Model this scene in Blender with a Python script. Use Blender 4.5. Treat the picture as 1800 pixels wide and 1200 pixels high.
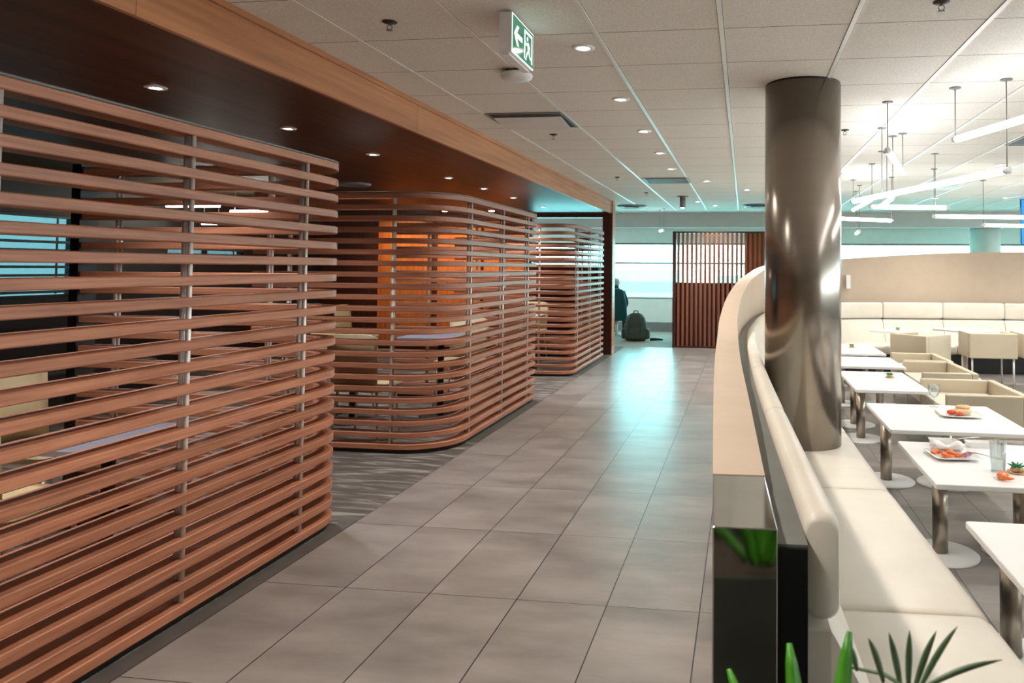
import bpy, bmesh, math, random
from mathutils import Vector, Matrix
random.seed(7)
for o in list(bpy.data.objects): bpy.data.objects.remove(o, do_unlink=True)
SC = bpy.context.scene
COL = SC.collection
PI = math.pi

# ------------------------------------------------------------------ camera
EYE = 1.45
cam_data = bpy.data.cameras.new('camera')
cam = bpy.data.objects.new('camera', cam_data)
COL.objects.link(cam)
SC.camera = cam
F_PX, CX, CY = 1305.0, 1129.4, 428.85
YAW, PITCH, ROLL = -0.1359, 0.0323, 0.00765
cam_data.sensor_fit = 'HORIZONTAL'
cam_data.sensor_width = 36.0
cam_data.lens = F_PX / 1800 * 36.0
cam_data.shift_x = (900 - CX) / 1800
cam_data.shift_y = (CY - 600) / 1800
cam_data.clip_start = 0.05
cam_data.dof.use_dof = True
cam_data.dof.focus_distance = 4.5
cam_data.dof.aperture_fstop = 6.3
_f = Vector((math.sin(YAW) * math.cos(PITCH), math.cos(YAW) * math.cos(PITCH), math.sin(PITCH)))
_r = Vector((math.cos(YAW), -math.sin(YAW), 0))
_u = _r.cross(_f)
_r2 = math.cos(ROLL) * _r + math.sin(ROLL) * _u
_u2 = -math.sin(ROLL) * _r + math.cos(ROLL) * _u
cam.matrix_world = Matrix(((_r2.x, _u2.x, -_f.x, 0), (_r2.y, _u2.y, -_f.y, 0), (_r2.z, _u2.z, -_f.z, EYE), (0, 0, 0, 1)))

# ------------------------------------------------------------------ view + world
SC.view_settings.view_transform = 'Standard'
SC.view_settings.look = 'None'
SC.view_settings.exposure = 1.45
SC.view_settings.gamma = 1.0
SC.view_settings.use_curve_mapping = False
W = bpy.data.worlds.new('daylight')
SC.world = W
W.use_nodes = True
W.node_tree.nodes['Background'].inputs[0].default_value = (0.93, 0.97, 1.0, 1)
W.node_tree.nodes['Background'].inputs[1].default_value = 5.8
LAMP = dict(corridor=35.0, dining=56.0, soffit=40.0, booth=34.0, washer=24.0, far=75.0, tube=5.5)
CEIL, SOFF = 2.58, 2.37

# ------------------------------------------------------------------ materials
def lin(c):
    def g(v):
        v /= 255.0
        return v / 12.92 if v <= 0.04045 else ((v + 0.055) / 1.055) ** 2.4
    return (g(c[0]), g(c[1]), g(c[2]), 1)
MATS = {}
def mat(name, rgb, rough=0.5, metal=0.0, spec=0.5, coat=0.0, emit=None, es=0.0):
    m = bpy.data.materials.new(name); m.use_nodes = True
    b = m.node_tree.nodes['Principled BSDF']
    b.inputs['Base Color'].default_value = lin(rgb)
    b.inputs['Roughness'].default_value = rough
    b.inputs['Metallic'].default_value = metal
    b.inputs['Specular IOR Level'].default_value = spec
    b.inputs['Coat Weight'].default_value = coat
    if emit:
        b.inputs['Emission Color'].default_value = lin(emit); b.inputs['Emission Strength'].default_value = es
    MATS[name] = m
    return m
def nd(m, t, **k):
    n = m.node_tree.nodes.new(t)
    for a, v in k.items(): setattr(n, a, v)
    return n
def lk(m, a, b): m.node_tree.links.new(a, b)
def noisy(name, c1, c2, scale=(4, 4, 4), rough=0.5, metal=0.0, detail=6, nscale=1.0, bump=0.0, spec=0.5, c3=None, coat=0.0, rvar=0.0):
    m = mat(name, c1, rough, metal, spec, coat)
    b = m.node_tree.nodes['Principled BSDF']
    tc = nd(m, 'ShaderNodeTexCoord'); mp = nd(m, 'ShaderNodeMapping'); mp.inputs['Scale'].default_value = scale
    lk(m, tc.outputs['Object'], mp.inputs['Vector'])
    no = nd(m, 'ShaderNodeTexNoise'); no.inputs['Scale'].default_value = nscale; no.inputs['Detail'].default_value = detail
    lk(m, mp.outputs[0], no.inputs['Vector'])
    cr = nd(m, 'ShaderNodeValToRGB')
    cr.color_ramp.elements[0].position = 0.3; cr.color_ramp.elements[0].color = lin(c1)
    cr.color_ramp.elements[1].position = 0.7; cr.color_ramp.elements[1].color = lin(c2)
    if c3:
        e = cr.color_ramp.elements.new(0.5); e.color = lin(c3)
    lk(m, no.outputs['Fac'], cr.inputs[0]); lk(m, cr.outputs[0], b.inputs['Base Color'])
    if bump:
        bp = nd(m, 'ShaderNodeBump'); bp.inputs['Strength'].default_value = bump; bp.inputs['Distance'].default_value = 0.002
        lk(m, no.outputs['Fac'], bp.inputs['Height']); lk(m, bp.outputs[0], b.inputs['Normal'])
    return m

# slat wood: long grain, random tone for every board
def slat_wood():
    m = mat('slat_wood', (160, 100, 72), 0.42)
    b = m.node_tree.nodes['Principled BSDF']
    tc = nd(m, 'ShaderNodeTexCoord'); mp = nd(m, 'ShaderNodeMapping'); mp.inputs['Scale'].default_value = (2.2, 2.2, 60)
    lk(m, tc.outputs['Object'], mp.inputs['Vector'])
    no = nd(m, 'ShaderNodeTexNoise'); no.inputs['Scale'].default_value = 1.2; no.inputs['Detail'].default_value = 7; no.inputs['Roughness'].default_value = 0.6
    lk(m, mp.outputs[0], no.inputs['Vector'])
    cr = nd(m, 'ShaderNodeValToRGB')
    cr.color_ramp.elements[0].position = 0.25; cr.color_ramp.elements[0].color = lin((134, 79, 55))
    cr.color_ramp.elements[1].position = 0.75; cr.color_ramp.elements[1].color = lin((190, 128, 96))
    lk(m, no.outputs['Fac'], cr.inputs[0])
    oi = nd(m, 'ShaderNodeObjectInfo')
    n2 = nd(m, 'ShaderNodeTexNoise'); n2.inputs['Scale'].default_value = 0.8; n2.inputs['Detail'].default_value = 1
    lk(m, tc.outputs['Object'], n2.inputs['Vector'])
    ad = nd(m, 'ShaderNodeMath', operation='ADD'); lk(m, oi.outputs['Random'], ad.inputs[0]); lk(m, n2.outputs['Fac'], ad.inputs[1])
    mr = nd(m, 'ShaderNodeMapRange'); mr.inputs['From Min'].default_value = 0.3; mr.inputs['From Max'].default_value = 1.7
    mr.inputs['To Min'].default_value = 0.82; mr.inputs['To Max'].default_value = 1.15
    lk(m, ad.outputs[0], mr.inputs['Value'])
    hs = nd(m, 'ShaderNodeHueSaturation'); lk(m, cr.outputs[0], hs.inputs['Color']); lk(m, mr.outputs[0], hs.inputs['Value'])
    lk(m, hs.outputs[0], b.inputs['Base Color'])
    return m
slat_wood()
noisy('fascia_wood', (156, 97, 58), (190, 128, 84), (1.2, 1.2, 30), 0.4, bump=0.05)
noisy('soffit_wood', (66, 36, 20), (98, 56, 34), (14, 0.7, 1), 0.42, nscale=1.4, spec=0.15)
noisy('dark_wood', (58, 26, 18), (80, 38, 26), (20, 20, 1.2), 0.4)
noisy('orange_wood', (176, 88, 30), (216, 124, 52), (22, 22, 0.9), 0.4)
noisy('screen_wood', (112, 58, 38), (150, 84, 56), (18, 18, 1.0), 0.45)
noisy('plaster_beige', (182, 162, 141), (188, 168, 147), (6, 6, 6), 0.6)
noisy('plaster_white', (212, 212, 205), (218, 218, 212), (6, 6, 6), 0.7)
noisy('plaster_grey', (186, 190, 186), (192, 196, 192), (6, 6, 6), 0.7)
noisy('taupe_ceiling', (92, 80, 64), (100, 88, 72), (6, 6, 6), 0.8, spec=0.1)
noisy('charcoal_wall', (17, 16, 16), (23, 22, 21), (6, 6, 6), 0.6)
noisy('leather_cream', (212, 203, 188), (220, 212, 198), (5, 5, 5), 0.42, bump=0.1)
noisy('leather_tan', (192, 178, 152), (200, 187, 162), (5, 5, 5), 0.45, bump=0.1)
noisy('shell_beige', (176, 156, 118), (190, 170, 132), (5, 5, 5), 0.5)
noisy('table_white', (236, 234, 230), (241, 239, 236), (3, 3, 3), 0.35)
noisy('table_cream', (206, 196, 176), (214, 205, 186), (3, 3, 3), 0.4)
noisy('table_blue', (120, 122, 134), (130, 132, 144), (3, 3, 3), 0.35)
noisy('ledge_grey', (98, 100, 94), (106, 108, 102), (8, 8, 8), 0.4)
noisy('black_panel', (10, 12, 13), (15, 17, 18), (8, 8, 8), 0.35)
noisy('black_plastic', (18, 18, 18), (26, 26, 26), (8, 8, 8), 0.5)
noisy('steel_brushed', (176, 164, 148), (192, 180, 164), (60, 60, 1), 0.3, 1.0)
noisy('steel_rod', (214, 210, 202), (226, 222, 216), (30, 30, 1), 0.4, 0.35)
noisy('steel_mirror', (190, 188, 184), (198, 196, 192), (10, 10, 1), 0.07, 1.0)
noisy('column_metal', (156, 147, 136), (160, 151, 140), (3, 3, 20), 0.23, 1.0, nscale=1.0)
noisy('edge_dark', (74, 70, 66), (84, 80, 76), (8, 8, 8), 0.5)
noisy('strip_grey', (104, 106, 104), (114, 116, 114), (8, 8, 8), 0.5)
noisy('metal_white', (222, 222, 220), (230, 230, 228), (8, 8, 8), 0.4)
noisy('grid_white', (224, 220, 212), (230, 226, 218), (8, 8, 8), 0.35)
noisy('metal_grey', (116, 114, 112), (126, 124, 122), (8, 8, 8), 0.45)
noisy('vent_dark', (34, 32, 30), (44, 42, 40), (8, 8, 8), 0.6)
noisy('teal_fabric', (16, 62, 66), (26, 78, 80), (60, 60, 60), 0.85)
noisy('bag_green', (48, 54, 44), (66, 70, 58), (40, 40, 40), 0.8, bump=0.3)
noisy('skin', (206, 158, 134), (214, 168, 144), (20, 20, 20), 0.5)
noisy('hair_grey', (150, 146, 140), (186, 180, 172), (80, 80, 30), 0.7, bump=0.4)
noisy('shirt_dark', (30, 34, 44), (40, 44, 54), (60, 60, 60), 0.85)
noisy('leaf_bright', (44, 120, 22), (92, 170, 48), (30, 30, 8), 0.35)
noisy('leaf_dark', (66, 94, 62), (106, 132, 94), (30, 30, 8), 0.4)
noisy('leaf_succulent', (30, 120, 70), (60, 160, 96), (60, 60, 60), 0.4)
noisy('soil', (44, 34, 26), (66, 52, 40), (60, 60, 60), 0.95, bump=0.8)
noisy('planter_grey', (40, 42, 36), (50, 52, 44), (8, 8, 8), 0.5)
noisy('pebbles', (150, 118, 86), (208, 180, 148), (70, 70, 70), 0.6, bump=0.6)
noisy('china', (242, 240, 236), (246, 244, 241), (3, 3, 3), 0.15)
noisy('prawn', (220, 92, 36), (244, 160, 96), (60, 60, 60), 0.35, c3=(236, 124, 60))
noisy('tomato', (190, 44, 24), (222, 88, 44), (60, 60, 60), 0.3)
noisy('bread', (206, 158, 104), (236, 208, 166), (50, 50, 50), 0.8, bump=0.4)
noisy('onion', (170, 110, 140), (214, 178, 196), (60, 60, 60), 0.4)
noisy('napkin', (240, 238, 234), (246, 244, 241), (20, 20, 20), 0.9)
noisy('tarmac', (226, 228, 228), (238, 240, 240), (0.2, 0.2, 0.2), 0.9)
noisy('terminal', (130, 156, 156), (142, 166, 166), (0.2, 0.2, 0.2), 0.8)
mat('blue_screen', (20, 90, 190), 0.4, emit=(30, 110, 220), es=0.8)
mat('lens_glow', (255, 250, 240), 0.4, emit=(255, 246, 232), es=18)
mat('lens_cool', (245, 250, 255), 0.4, emit=(236, 242, 255), es=30)
mat('tube_glow', (255, 255, 255), 0.4, emit=(250, 252, 255), es=LAMP['tube'])
mat('sign_green', (0, 112, 82), 0.12, coat=0.5, emit=(0, 112, 82), es=0.25)
mat('sign_white', (225, 240, 235), 0.12, coat=0.5, emit=(215, 240, 232), es=0.4)
mat('blind_slat', (46, 62, 64), 0.5)

def glassy(name, tint, gloss=0.08):
    m = bpy.data.materials.new(name); m.use_nodes = True
    nt = m.node_tree; nt.nodes.remove(nt.nodes['Principled BSDF'])
    tr = nt.nodes.new('ShaderNodeBsdfTransparent'); tr.inputs[0].default_value = tint
    gl = nt.nodes.new('ShaderNodeBsdfGlossy'); gl.inputs['Roughness'].default_value = 0.02
    fr = nt.nodes.new('ShaderNodeLayerWeight'); fr.inputs[0].default_value = 0.25
    mx = nt.nodes.new('ShaderNodeMixShader')
    ma = nt.nodes.new('ShaderNodeMath'); ma.operation = 'MULTIPLY_ADD'; ma.inputs[1].default_value = 0.5; ma.inputs[2].default_value = gloss
    nt.links.new(fr.outputs['Fresnel'], ma.inputs[0]); nt.links.new(ma.outputs[0], mx.inputs[0])
    nt.links.new(tr.outputs[0], mx.inputs[1]); nt.links.new(gl.outputs[0], mx.inputs[2])
    nt.links.new(mx.outputs[0], nt.nodes['Material Output'].inputs[0])
    MATS[name] = m
    return m
glassy('window_glass', (0.54, 0.93, 0.94, 1), 0.04)
glassy('clear_glass', (0.9, 0.94, 0.94, 1), 0.04)
glassy('dim_glass', (0.12, 0.20, 0.21, 1), 0.04)
glassy('drinking_glass', (0.94, 0.97, 0.97, 1), 0.06)

def grid_material(name, px, py, ox, oy, line_x, line_y, c1, c2, line_rgb, rough, cloud=1.2, spec=0.5, speck=None, sat=0.06, lines=True):
    """rectangular tiles in object coordinates, thin joint lines, each tile with its own tone"""
    m = mat(name, c1, rough, spec=spec)
    b = m.node_tree.nodes['Principled BSDF']
    tc = nd(m, 'ShaderNodeTexCoord'); sx = nd(m, 'ShaderNodeSeparateXYZ'); lk(m, tc.outputs['Object'], sx.inputs[0])
    def axis(out, off, pitch, width):
        a = nd(m, 'ShaderNodeMath', operation='SUBTRACT'); lk(m, out, a.inputs[0]); a.inputs[1].default_value = off
        d = nd(m, 'ShaderNodeMath', operation='DIVIDE'); lk(m, a.outputs[0], d.inputs[0]); d.inputs[1].default_value = pitch
        fl = nd(m, 'ShaderNodeMath', operation='FLOOR'); lk(m, d.outputs[0], fl.inputs[0])
        fr = nd(m, 'ShaderNodeMath', operation='FRACT'); lk(m, d.outputs[0], fr.inputs[0])
        s = nd(m, 'ShaderNodeMath', operation='SUBTRACT'); lk(m, fr.outputs[0], s.inputs[0]); s.inputs[1].default_value = 0.5
        ab = nd(m, 'ShaderNodeMath', operation='ABSOLUTE'); lk(m, s.outputs[0], ab.inputs[0])
        g = nd(m, 'ShaderNodeMath', operation='GREATER_THAN'); lk(m, ab.outputs[0], g.inputs[0]); g.inputs[1].default_value = 0.5 - width / pitch / 2
        return fl.outputs[0], g.outputs[0]
    ix, gx = axis(sx.outputs[0], ox, px, line_x)
    iy, gy = axis(sx.outputs[1], oy, py, line_y)
    cb = nd(m, 'ShaderNodeCombineXYZ'); lk(m, ix, cb.inputs[0]); lk(m, iy, cb.inputs[1])
    wn = nd(m, 'ShaderNodeTexWhiteNoise'); wn.noise_dimensions = '3D'; lk(m, cb.outputs[0], wn.inputs['Vector'])
    vm = nd(m, 'ShaderNodeVectorMath', operation='MULTIPLY_ADD'); lk(m, wn.outputs['Color'], vm.inputs[0]); vm.inputs[1].default_value = (9, 9, 9); lk(m, tc.outputs['Object'], vm.inputs[2])
    no = nd(m, 'ShaderNodeTexNoise'); no.inputs['Scale'].default_value = cloud; no.inputs['Detail'].default_value = 8; no.inputs['Roughness'].default_value = 0.6
    mp = nd(m, 'ShaderNodeMapping'); mp.inputs['Scale'].default_value = (0.7, 1.7, 1); lk(m, vm.outputs[0], mp.inputs['Vector']); lk(m, mp.outputs[0], no.inputs['Vector'])
    cr = nd(m, 'ShaderNodeValToRGB'); cr.color_ramp.elements[0].position = 0.2; cr.color_ramp.elements[0].color = lin(c1)
    cr.color_ramp.elements[1].position = 0.8; cr.color_ramp.elements[1].color = lin(c2)
    lk(m, no.outputs['Fac'], cr.inputs[0])
    last = cr.outputs[0]
    mr = nd(m, 'ShaderNodeMapRange'); lk(m, wn.outputs['Value'], mr.inputs['Value']); mr.inputs['To Min'].default_value = 1 - sat; mr.inputs['To Max'].default_value = 1 + sat
    hs = nd(m, 'ShaderNodeHueSaturation'); lk(m, last, hs.inputs['Color']); lk(m, mr.outputs[0], hs.inputs['Value']); last = hs.outputs[0]
    if speck:
        sn = nd(m, 'ShaderNodeTexNoise'); sn.inputs['Scale'].default_value = 110; sn.inputs['Detail'].default_value = 3; lk(m, tc.outputs['Object'], sn.inputs['Vector'])
        sr = nd(m, 'ShaderNodeMapRange'); lk(m, sn.outputs['Fac'], sr.inputs['Value']); sr.inputs['From Min'].default_value = 0.3; sr.inputs['From Max'].default_value = 0.7
        sr.inputs['To Min'].default_value = 1 - speck; sr.inputs['To Max'].default_value = 1 + speck * 0.4
        h2 = nd(m, 'ShaderNodeHueSaturation'); lk(m, last, h2.inputs['Color']); lk(m, sr.outputs[0], h2.inputs['Value']); last = h2.outputs[0]
    mxm = nd(m, 'ShaderNodeMath', operation='MAXIMUM'); lk(m, gx, mxm.inputs[0]); lk(m, gy, mxm.inputs[1])
    mx = nd(m, 'ShaderNodeMixRGB'); lk(m, mxm.outputs[0], mx.inputs[0]); lk(m, last, mx.inputs[1]); mx.inputs[2].default_value = lin(line_rgb)
    lk(m, mx.outputs[0], b.inputs['Base Color'])
    rr = nd(m, 'ShaderNodeMapRange'); lk(m, no.outputs['Fac'], rr.inputs['Value']); rr.inputs['To Min'].default_value = rough - 0.02; rr.inputs['To Max'].default_value = rough + 0.02
    lk(m, rr.outputs[0], b.inputs['Roughness'])
    return m
grid_material('floor_tile', 0.3987, 0.7989, -1.776, 3.187, 0.005, 0.004, (98, 92, 88), (156, 148, 142), (44, 41, 39), 0.31, 2.2, sat=0.03, spec=0.4)
grid_material('ceiling_tile', 0.601, 0.582, -0.71, 3.478, 0.029, 0.007, (230, 225, 217), (236, 231, 223), (128, 122, 116), 0.9, 3, spec=0.2, speck=0.18, sat=0.012)

def carpet_mat(name, c1, c2, c3):
    m = mat(name, c1, 0.95, spec=0.1)
    b = m.node_tree.nodes['Principled BSDF']
    tc = nd(m, 'ShaderNodeTexCoord'); mp = nd(m, 'ShaderNodeMapping'); mp.inputs['Scale'].default_value = (1.2, 7, 1); mp.inputs['Rotation'].default_value = (0, 0, 0.5)
    lk(m, tc.outputs['Object'], mp.inputs['Vector'])
    no = nd(m, 'ShaderNodeTexNoise'); no.inputs['Scale'].default_value = 2.2; no.inputs['Detail'].default_value = 6; no.inputs['Distortion'].default_value = 0.6
    lk(m, mp.outputs[0], no.inputs['Vector'])
    cr = nd(m, 'ShaderNodeValToRGB'); cr.color_ramp.elements[0].position = 0.42; cr.color_ramp.elements[0].color = lin(c1)
    cr.color_ramp.elements[1].position = 0.62; cr.color_ramp.elements[1].color = lin(c3)
    e = cr.color_ramp.elements.new(0.52); e.color = lin(c2)
    lk(m, no.outputs['Fac'], cr.inputs[0]); lk(m, cr.outputs[0], b.inputs['Base Color'])
    return m
carpet_mat('carpet_streaked', (84, 77, 71), (100, 93, 87), (136, 129, 122))
carpet_mat('carpet_plain', (120, 116, 108), (126, 122, 114), (134, 130, 122))

# ------------------------------------------------------------------ mesh helpers
class MB:
    def __init__(s): s.v = []; s.f = []; s.sm = []
    def add(s, vs, fs, smooth=False):
        n = len(s.v); s.v += [tuple(v) for v in vs]; s.f += [tuple(i + n for i in f) for f in fs]; s.sm += [smooth] * len(fs)
        return s
    def box(s, a, b):
        x0, y0, z0 = a; x1, y1, z1 = b
        return s.add([(x0, y0, z0), (x1, y0, z0), (x1, y1, z0), (x0, y1, z0), (x0, y0, z1), (x1, y0, z1), (x1, y1, z1), (x0, y1, z1)],
                     [(3, 2, 1, 0), (4, 5, 6, 7), (0, 1, 5, 4), (1, 2, 6, 5), (2, 3, 7, 6), (3, 0, 4, 7)])
    def rings(s, rings, closed=False, caps=True, smooth=False):
        n = len(rings[0]); vs = [p for r in rings for p in r]; fs = []
        m = len(rings)
        for i in range(m if closed else m - 1):
            j = (i + 1) % m
            for k in range(n):
                l = (k + 1) % n
                fs.append((i * n + k, i * n + l, j * n + l, j * n + k))
        if caps and not closed:
            fs.append(tuple(reversed(range(n)))); fs.append(tuple((m - 1) * n + k for k in range(n)))
        return s.add(vs, fs, smooth)
    def tube(s, pts, r, n=12, caps=True, smooth=True):
        pts = [Vector(p) for p in pts]; rs = r if isinstance(r, (list, tuple)) else [r] * len(pts)
        rings = []; up = None
        for i, p in enumerate(pts):
            d = (pts[min(i + 1, len(pts) - 1)] - pts[max(i - 1, 0)]).normalized()
            if up is None:
                up = Vector((0, 0, 1)) if abs(d.z) < 0.9 else Vector((1, 0, 0))
            a = d.cross(up).normalized(); b = a.cross(d).normalized(); up = b
            rings.append([p + rs[i] * (math.cos(t) * a + math.sin(t) * b) for t in [2 * PI * k / n for k in range(n)]])
        return s.rings(rings, caps=caps, smooth=smooth)
    def lathe(s, prof, c=(0, 0, 0), n=28, smooth=True, closed=False):
        rings = [[(c[0] + r * math.cos(2 * PI * k / n), c[1] + r * math.sin(2 * PI * k / n), c[2] + z) for k in range(n)] for r, z in prof]
        return s.rings(rings, caps=not closed, closed=closed, smooth=smooth)
    def ball(s, c, r, n=12, m=8, sc=(1, 1, 1), smooth=True):
        rings = []
        for i in range(1, m):
            t = PI * i / m
            rings.append([(c[0] + sc[0] * r * math.sin(t) * math.cos(2 * PI * k / n), c[1] + sc[1] * r * math.sin(t) * math.sin(2 * PI * k / n), c[2] - sc[2] * r * math.cos(t)) for k in range(n)])
        return s.rings(rings, smooth=smooth)
    def build(s, name, m, parent=None, bevel=0.0, seg=2, flip=False):
        me = bpy.data.meshes.new(name); me.from_pydata(s.v, [], s.f); me.update()
        bm = bmesh.new(); bm.from_mesh(me); bmesh.ops.recalc_face_normals(bm, faces=bm.faces); bm.to_mesh(me); bm.free()
        for p, q in zip(me.polygons, s.sm): p.use_smooth = q
        me.materials.append(MATS[m] if isinstance(m, str) else m)
        o = bpy.data.objects.new(name, me); COL.objects.link(o)
        if parent: o.parent = parent
        if bevel:
            md = o.modifiers.new('bevel', 'BEVEL'); md.width = bevel; md.segments = seg; md.limit_method = 'ANGLE'; md.harden_normals = False
        return o
def tag(o, label=None, cat=None, group=None, kind=None):
    if label: o['label'] = label
    if cat: o['category'] = cat
    if group: o['group'] = group
    if kind: o['kind'] = kind
    return o
def empty(name, loc, label, cat, group=None, rz=0.0):
    o = bpy.data.objects.new(name, None); COL.objects.link(o); o.location = loc; o.rotation_euler = (0, 0, rz); o.empty_display_size = 0.1
    return tag(o, label, cat, group)
def struct(name, mb, m, label=None):
    return tag(mb.build(name, m), label, None, None, 'structure')
def copy_tree(root, loc, rz, label, group=None):
    def cp(o, parent):
        c = o.copy(); COL.objects.link(c); c.parent = parent
        for ch in list(o.children): cp(ch, c)
        return c
    c = cp(root, None); c.location = loc; c.rotation_euler = (0, 0, rz); c['label'] = label
    if group: c['group'] = group
    return c
def spot(loc, power, color, parent=None, angle=110, blend=0.9, target=None, size=0.04):
    l = bpy.data.lights.new('bulb', 'SPOT'); l.energy = power; l.color = color; l.spot_size = math.radians(angle); l.spot_blend = blend; l.shadow_soft_size = size
    o = bpy.data.objects.new('bulb', l); COL.objects.link(o); o.location = loc
    if target is not None:
        d = Vector(target) - Vector(loc); o.rotation_euler = d.to_track_quat('-Z', 'Y').to_euler()
    if parent: o.parent = parent
    return o
def rot(pts, a, c=(0, 0)):
    ca, sa = math.cos(a), math.sin(a)
    return [(c[0] + x * ca - y * sa, c[1] + x * sa + y * ca, *r) for x, y, *r in pts]
def rrect(w, h, r, n=5, c=(0, 0)):
    out = []
    for sx, sy, a0 in ((1, 1, 0), (-1, 1, 90), (-1, -1, 180), (1, -1, 270)):
        for k in range(n + 1):
            a = math.radians(a0 + 90 * k / n)
            out.append((c[0] + sx * (w / 2 - r) + r * math.cos(a), c[1] + sy * (h / 2 - r) + r * math.sin(a)))
    return out
def slab(mb, outline, z0, z1, ch=0.003):
    cx = sum(p[0] for p in outline) / len(outline); cy = sum(p[1] for p in outline) / len(outline)
    def sh(d): return [(p[0] - d * (1 if p[0] > cx else -1), p[1] - d * (1 if p[1] > cy else -1)) for p in outline]
    i = sh(ch)
    return mb.rings([[(x, y, z0) for x, y in i], [(x, y, z0 + ch) for x, y in outline], [(x, y, z1 - ch) for x, y in outline], [(x, y, z1) for x, y in i]])

# ------------------------------------------------------------------ room shell
struct('floor', MB().box((-2.176, -3, -0.1), (9, 13.55, 0)), 'floor_tile', 'grey stone tile floor of the corridor and dining area')
struct('floor_booths', MB().box((-9, -3, -0.1), (-2.1761, 13.55, 0)), 'carpet_streaked', 'streaked grey carpet under the slatted booths')
struct('floor_far', MB().box((-9, 13.55, -0.1), (9, 17.2, 0)), 'carpet_plain', 'pale carpet in front of the far windows')
st = MB()
for y0, y1 in ((-3, 4.0), (5.95, 7.98), (9.9, 11.95)): st.box((-2.262, y0, -0.01), (-2.1765, y1, 0.002))
struct('trim_6', st, 'edge_dark', 'dark edging strip between the tiles and the slatted screens')
struct('ceiling', MB().box((-2.24, -3, CEIL), (9, 15.2, CEIL + 0.1)), 'ceiling_tile', 'suspended ceiling of speckled off-white tiles')
g = MB()
for i in range(-3, 17):
    x = -0.71 + i * 0.601
    if -2.2 < x < 8.9: g.box((x - 0.0115, -3, CEIL - 0.004), (x + 0.0115, 15.19, CEIL + 0.002))
struct('trim_1', g, 'grid_white', 'long white metal runners of the ceiling grid')
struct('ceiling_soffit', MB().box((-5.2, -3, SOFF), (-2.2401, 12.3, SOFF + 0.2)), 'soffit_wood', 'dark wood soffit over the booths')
struct('ceiling_left', MB().box((-9, -3, 2.45), (-5.2, 13.55, 2.55)), 'taupe_ceiling', 'taupe ceiling beyond the wood soffit')
struct('ceiling_far_left', MB().box((-9, 12.5, CEIL), (-2.24, 15.2, CEIL + 0.1)), 'ceiling_tile')
fs = MB()
ys = [-3, 0.05, 2.42, 4.79, 7.16, 9.53, 11.9, 12.36]
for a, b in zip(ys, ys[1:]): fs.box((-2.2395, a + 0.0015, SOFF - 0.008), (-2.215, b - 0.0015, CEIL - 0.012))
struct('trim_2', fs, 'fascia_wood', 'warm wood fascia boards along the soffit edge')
struct('trim_3', MB().box((-2.236, -3, CEIL - 0.03), (-2.2, 12.36, CEIL - 0.001)), 'fascia_wood', 'thin top strip of the wood fascia')
struct('wall_left', MB().box((-7.6, -3, 0), (-7.5, 4.9, 2.45)).box((-7.6, 7.45, 0), (-7.5, 8.8, 2.45)).box((-7.6, 10.3, 0), (-7.5, 12.4, 2.45))
       .box((-7.6, 4.9, 0), (-7.5, 7.45, 1.08)).box((-7.6, 4.9, 1.98), (-7.5, 7.45, 2.45)).box((-7.6, 8.8, 0), (-7.5, 10.3, 1.45)).box((-7.6, 8.8, 1.9), (-7.5, 10.3, 2.45)), 'charcoal_wall', 'dark wall left of the booths')
struct('wall_behind', MB().box((-9, -3.1, 0), (9, -3, 2.6)), 'plaster_beige')
struct('wall_right_side', MB().box((9, -3, 0), (9.1, 17.2, 1.6)).box((9, -3, 2.5), (9.1, 17.2, 2.8)).box((9, 14.5, 1.6), (9.1, 17.2, 2.5)).box((9, -3, 1.6), (9.1, -2.5, 2.5)), 'plaster_white')
fr = MB()
for k in range(8): fr.box((9.02, -2.5 + k * 17 / 7 - 0.03, 1.6), (9.08, -2.5 + k * 17 / 7 + 0.03, 2.5))
w = struct('window_5', fr, 'metal_grey', 'added window wall out of view on the right, letting in soft daylight')  # window added out of view to bring soft daylight across the room
MB().box((9.045, -2.48, 1.61), (9.055, 14.48, 2.49)).build('window_pane', 'clear_glass', w)
struct('wall_left_end', MB().box((-9.1, 12.4, 0), (-9, 17.2, 2.8)), 'plaster_white')
# wall with wood panels behind the booths, opening beside the portal
struct('wall_booths_end', MB().box((-7.6, 12.4, 0), (-3.62, 12.5, 2.45)).box((-3.62, 12.4, 0), (-2.36, 12.5, 1.47)), 'dark_wood', 'dark reddish wood wall behind the farthest booth')
# portal
pt = MB().box((-2.36, 12.28, 0), (-2.2, 12.52, CEIL - 0.2)).box((-3.62, 12.3, 2.30), (-2.2, 12.52, SOFF - 0.001))
struct('trim_4', pt, 'dark_wood', 'dark wood portal at the corridor end of the soffit')
struct('trim_5', MB().box((-2.199, 12.28, 0), (-2.185, 12.52, CEIL - 0.001)), 'fascia_wood', 'paler wood edge of the portal')
# orange wood panels
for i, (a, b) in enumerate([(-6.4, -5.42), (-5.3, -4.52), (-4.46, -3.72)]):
    struct('wall_panel_%d' % (i + 1), MB().box((a, 12.36, 0.12), (b, 12.399, 2.24)), 'orange_wood', 'lit orange wood wall panel behind the booths')
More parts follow.
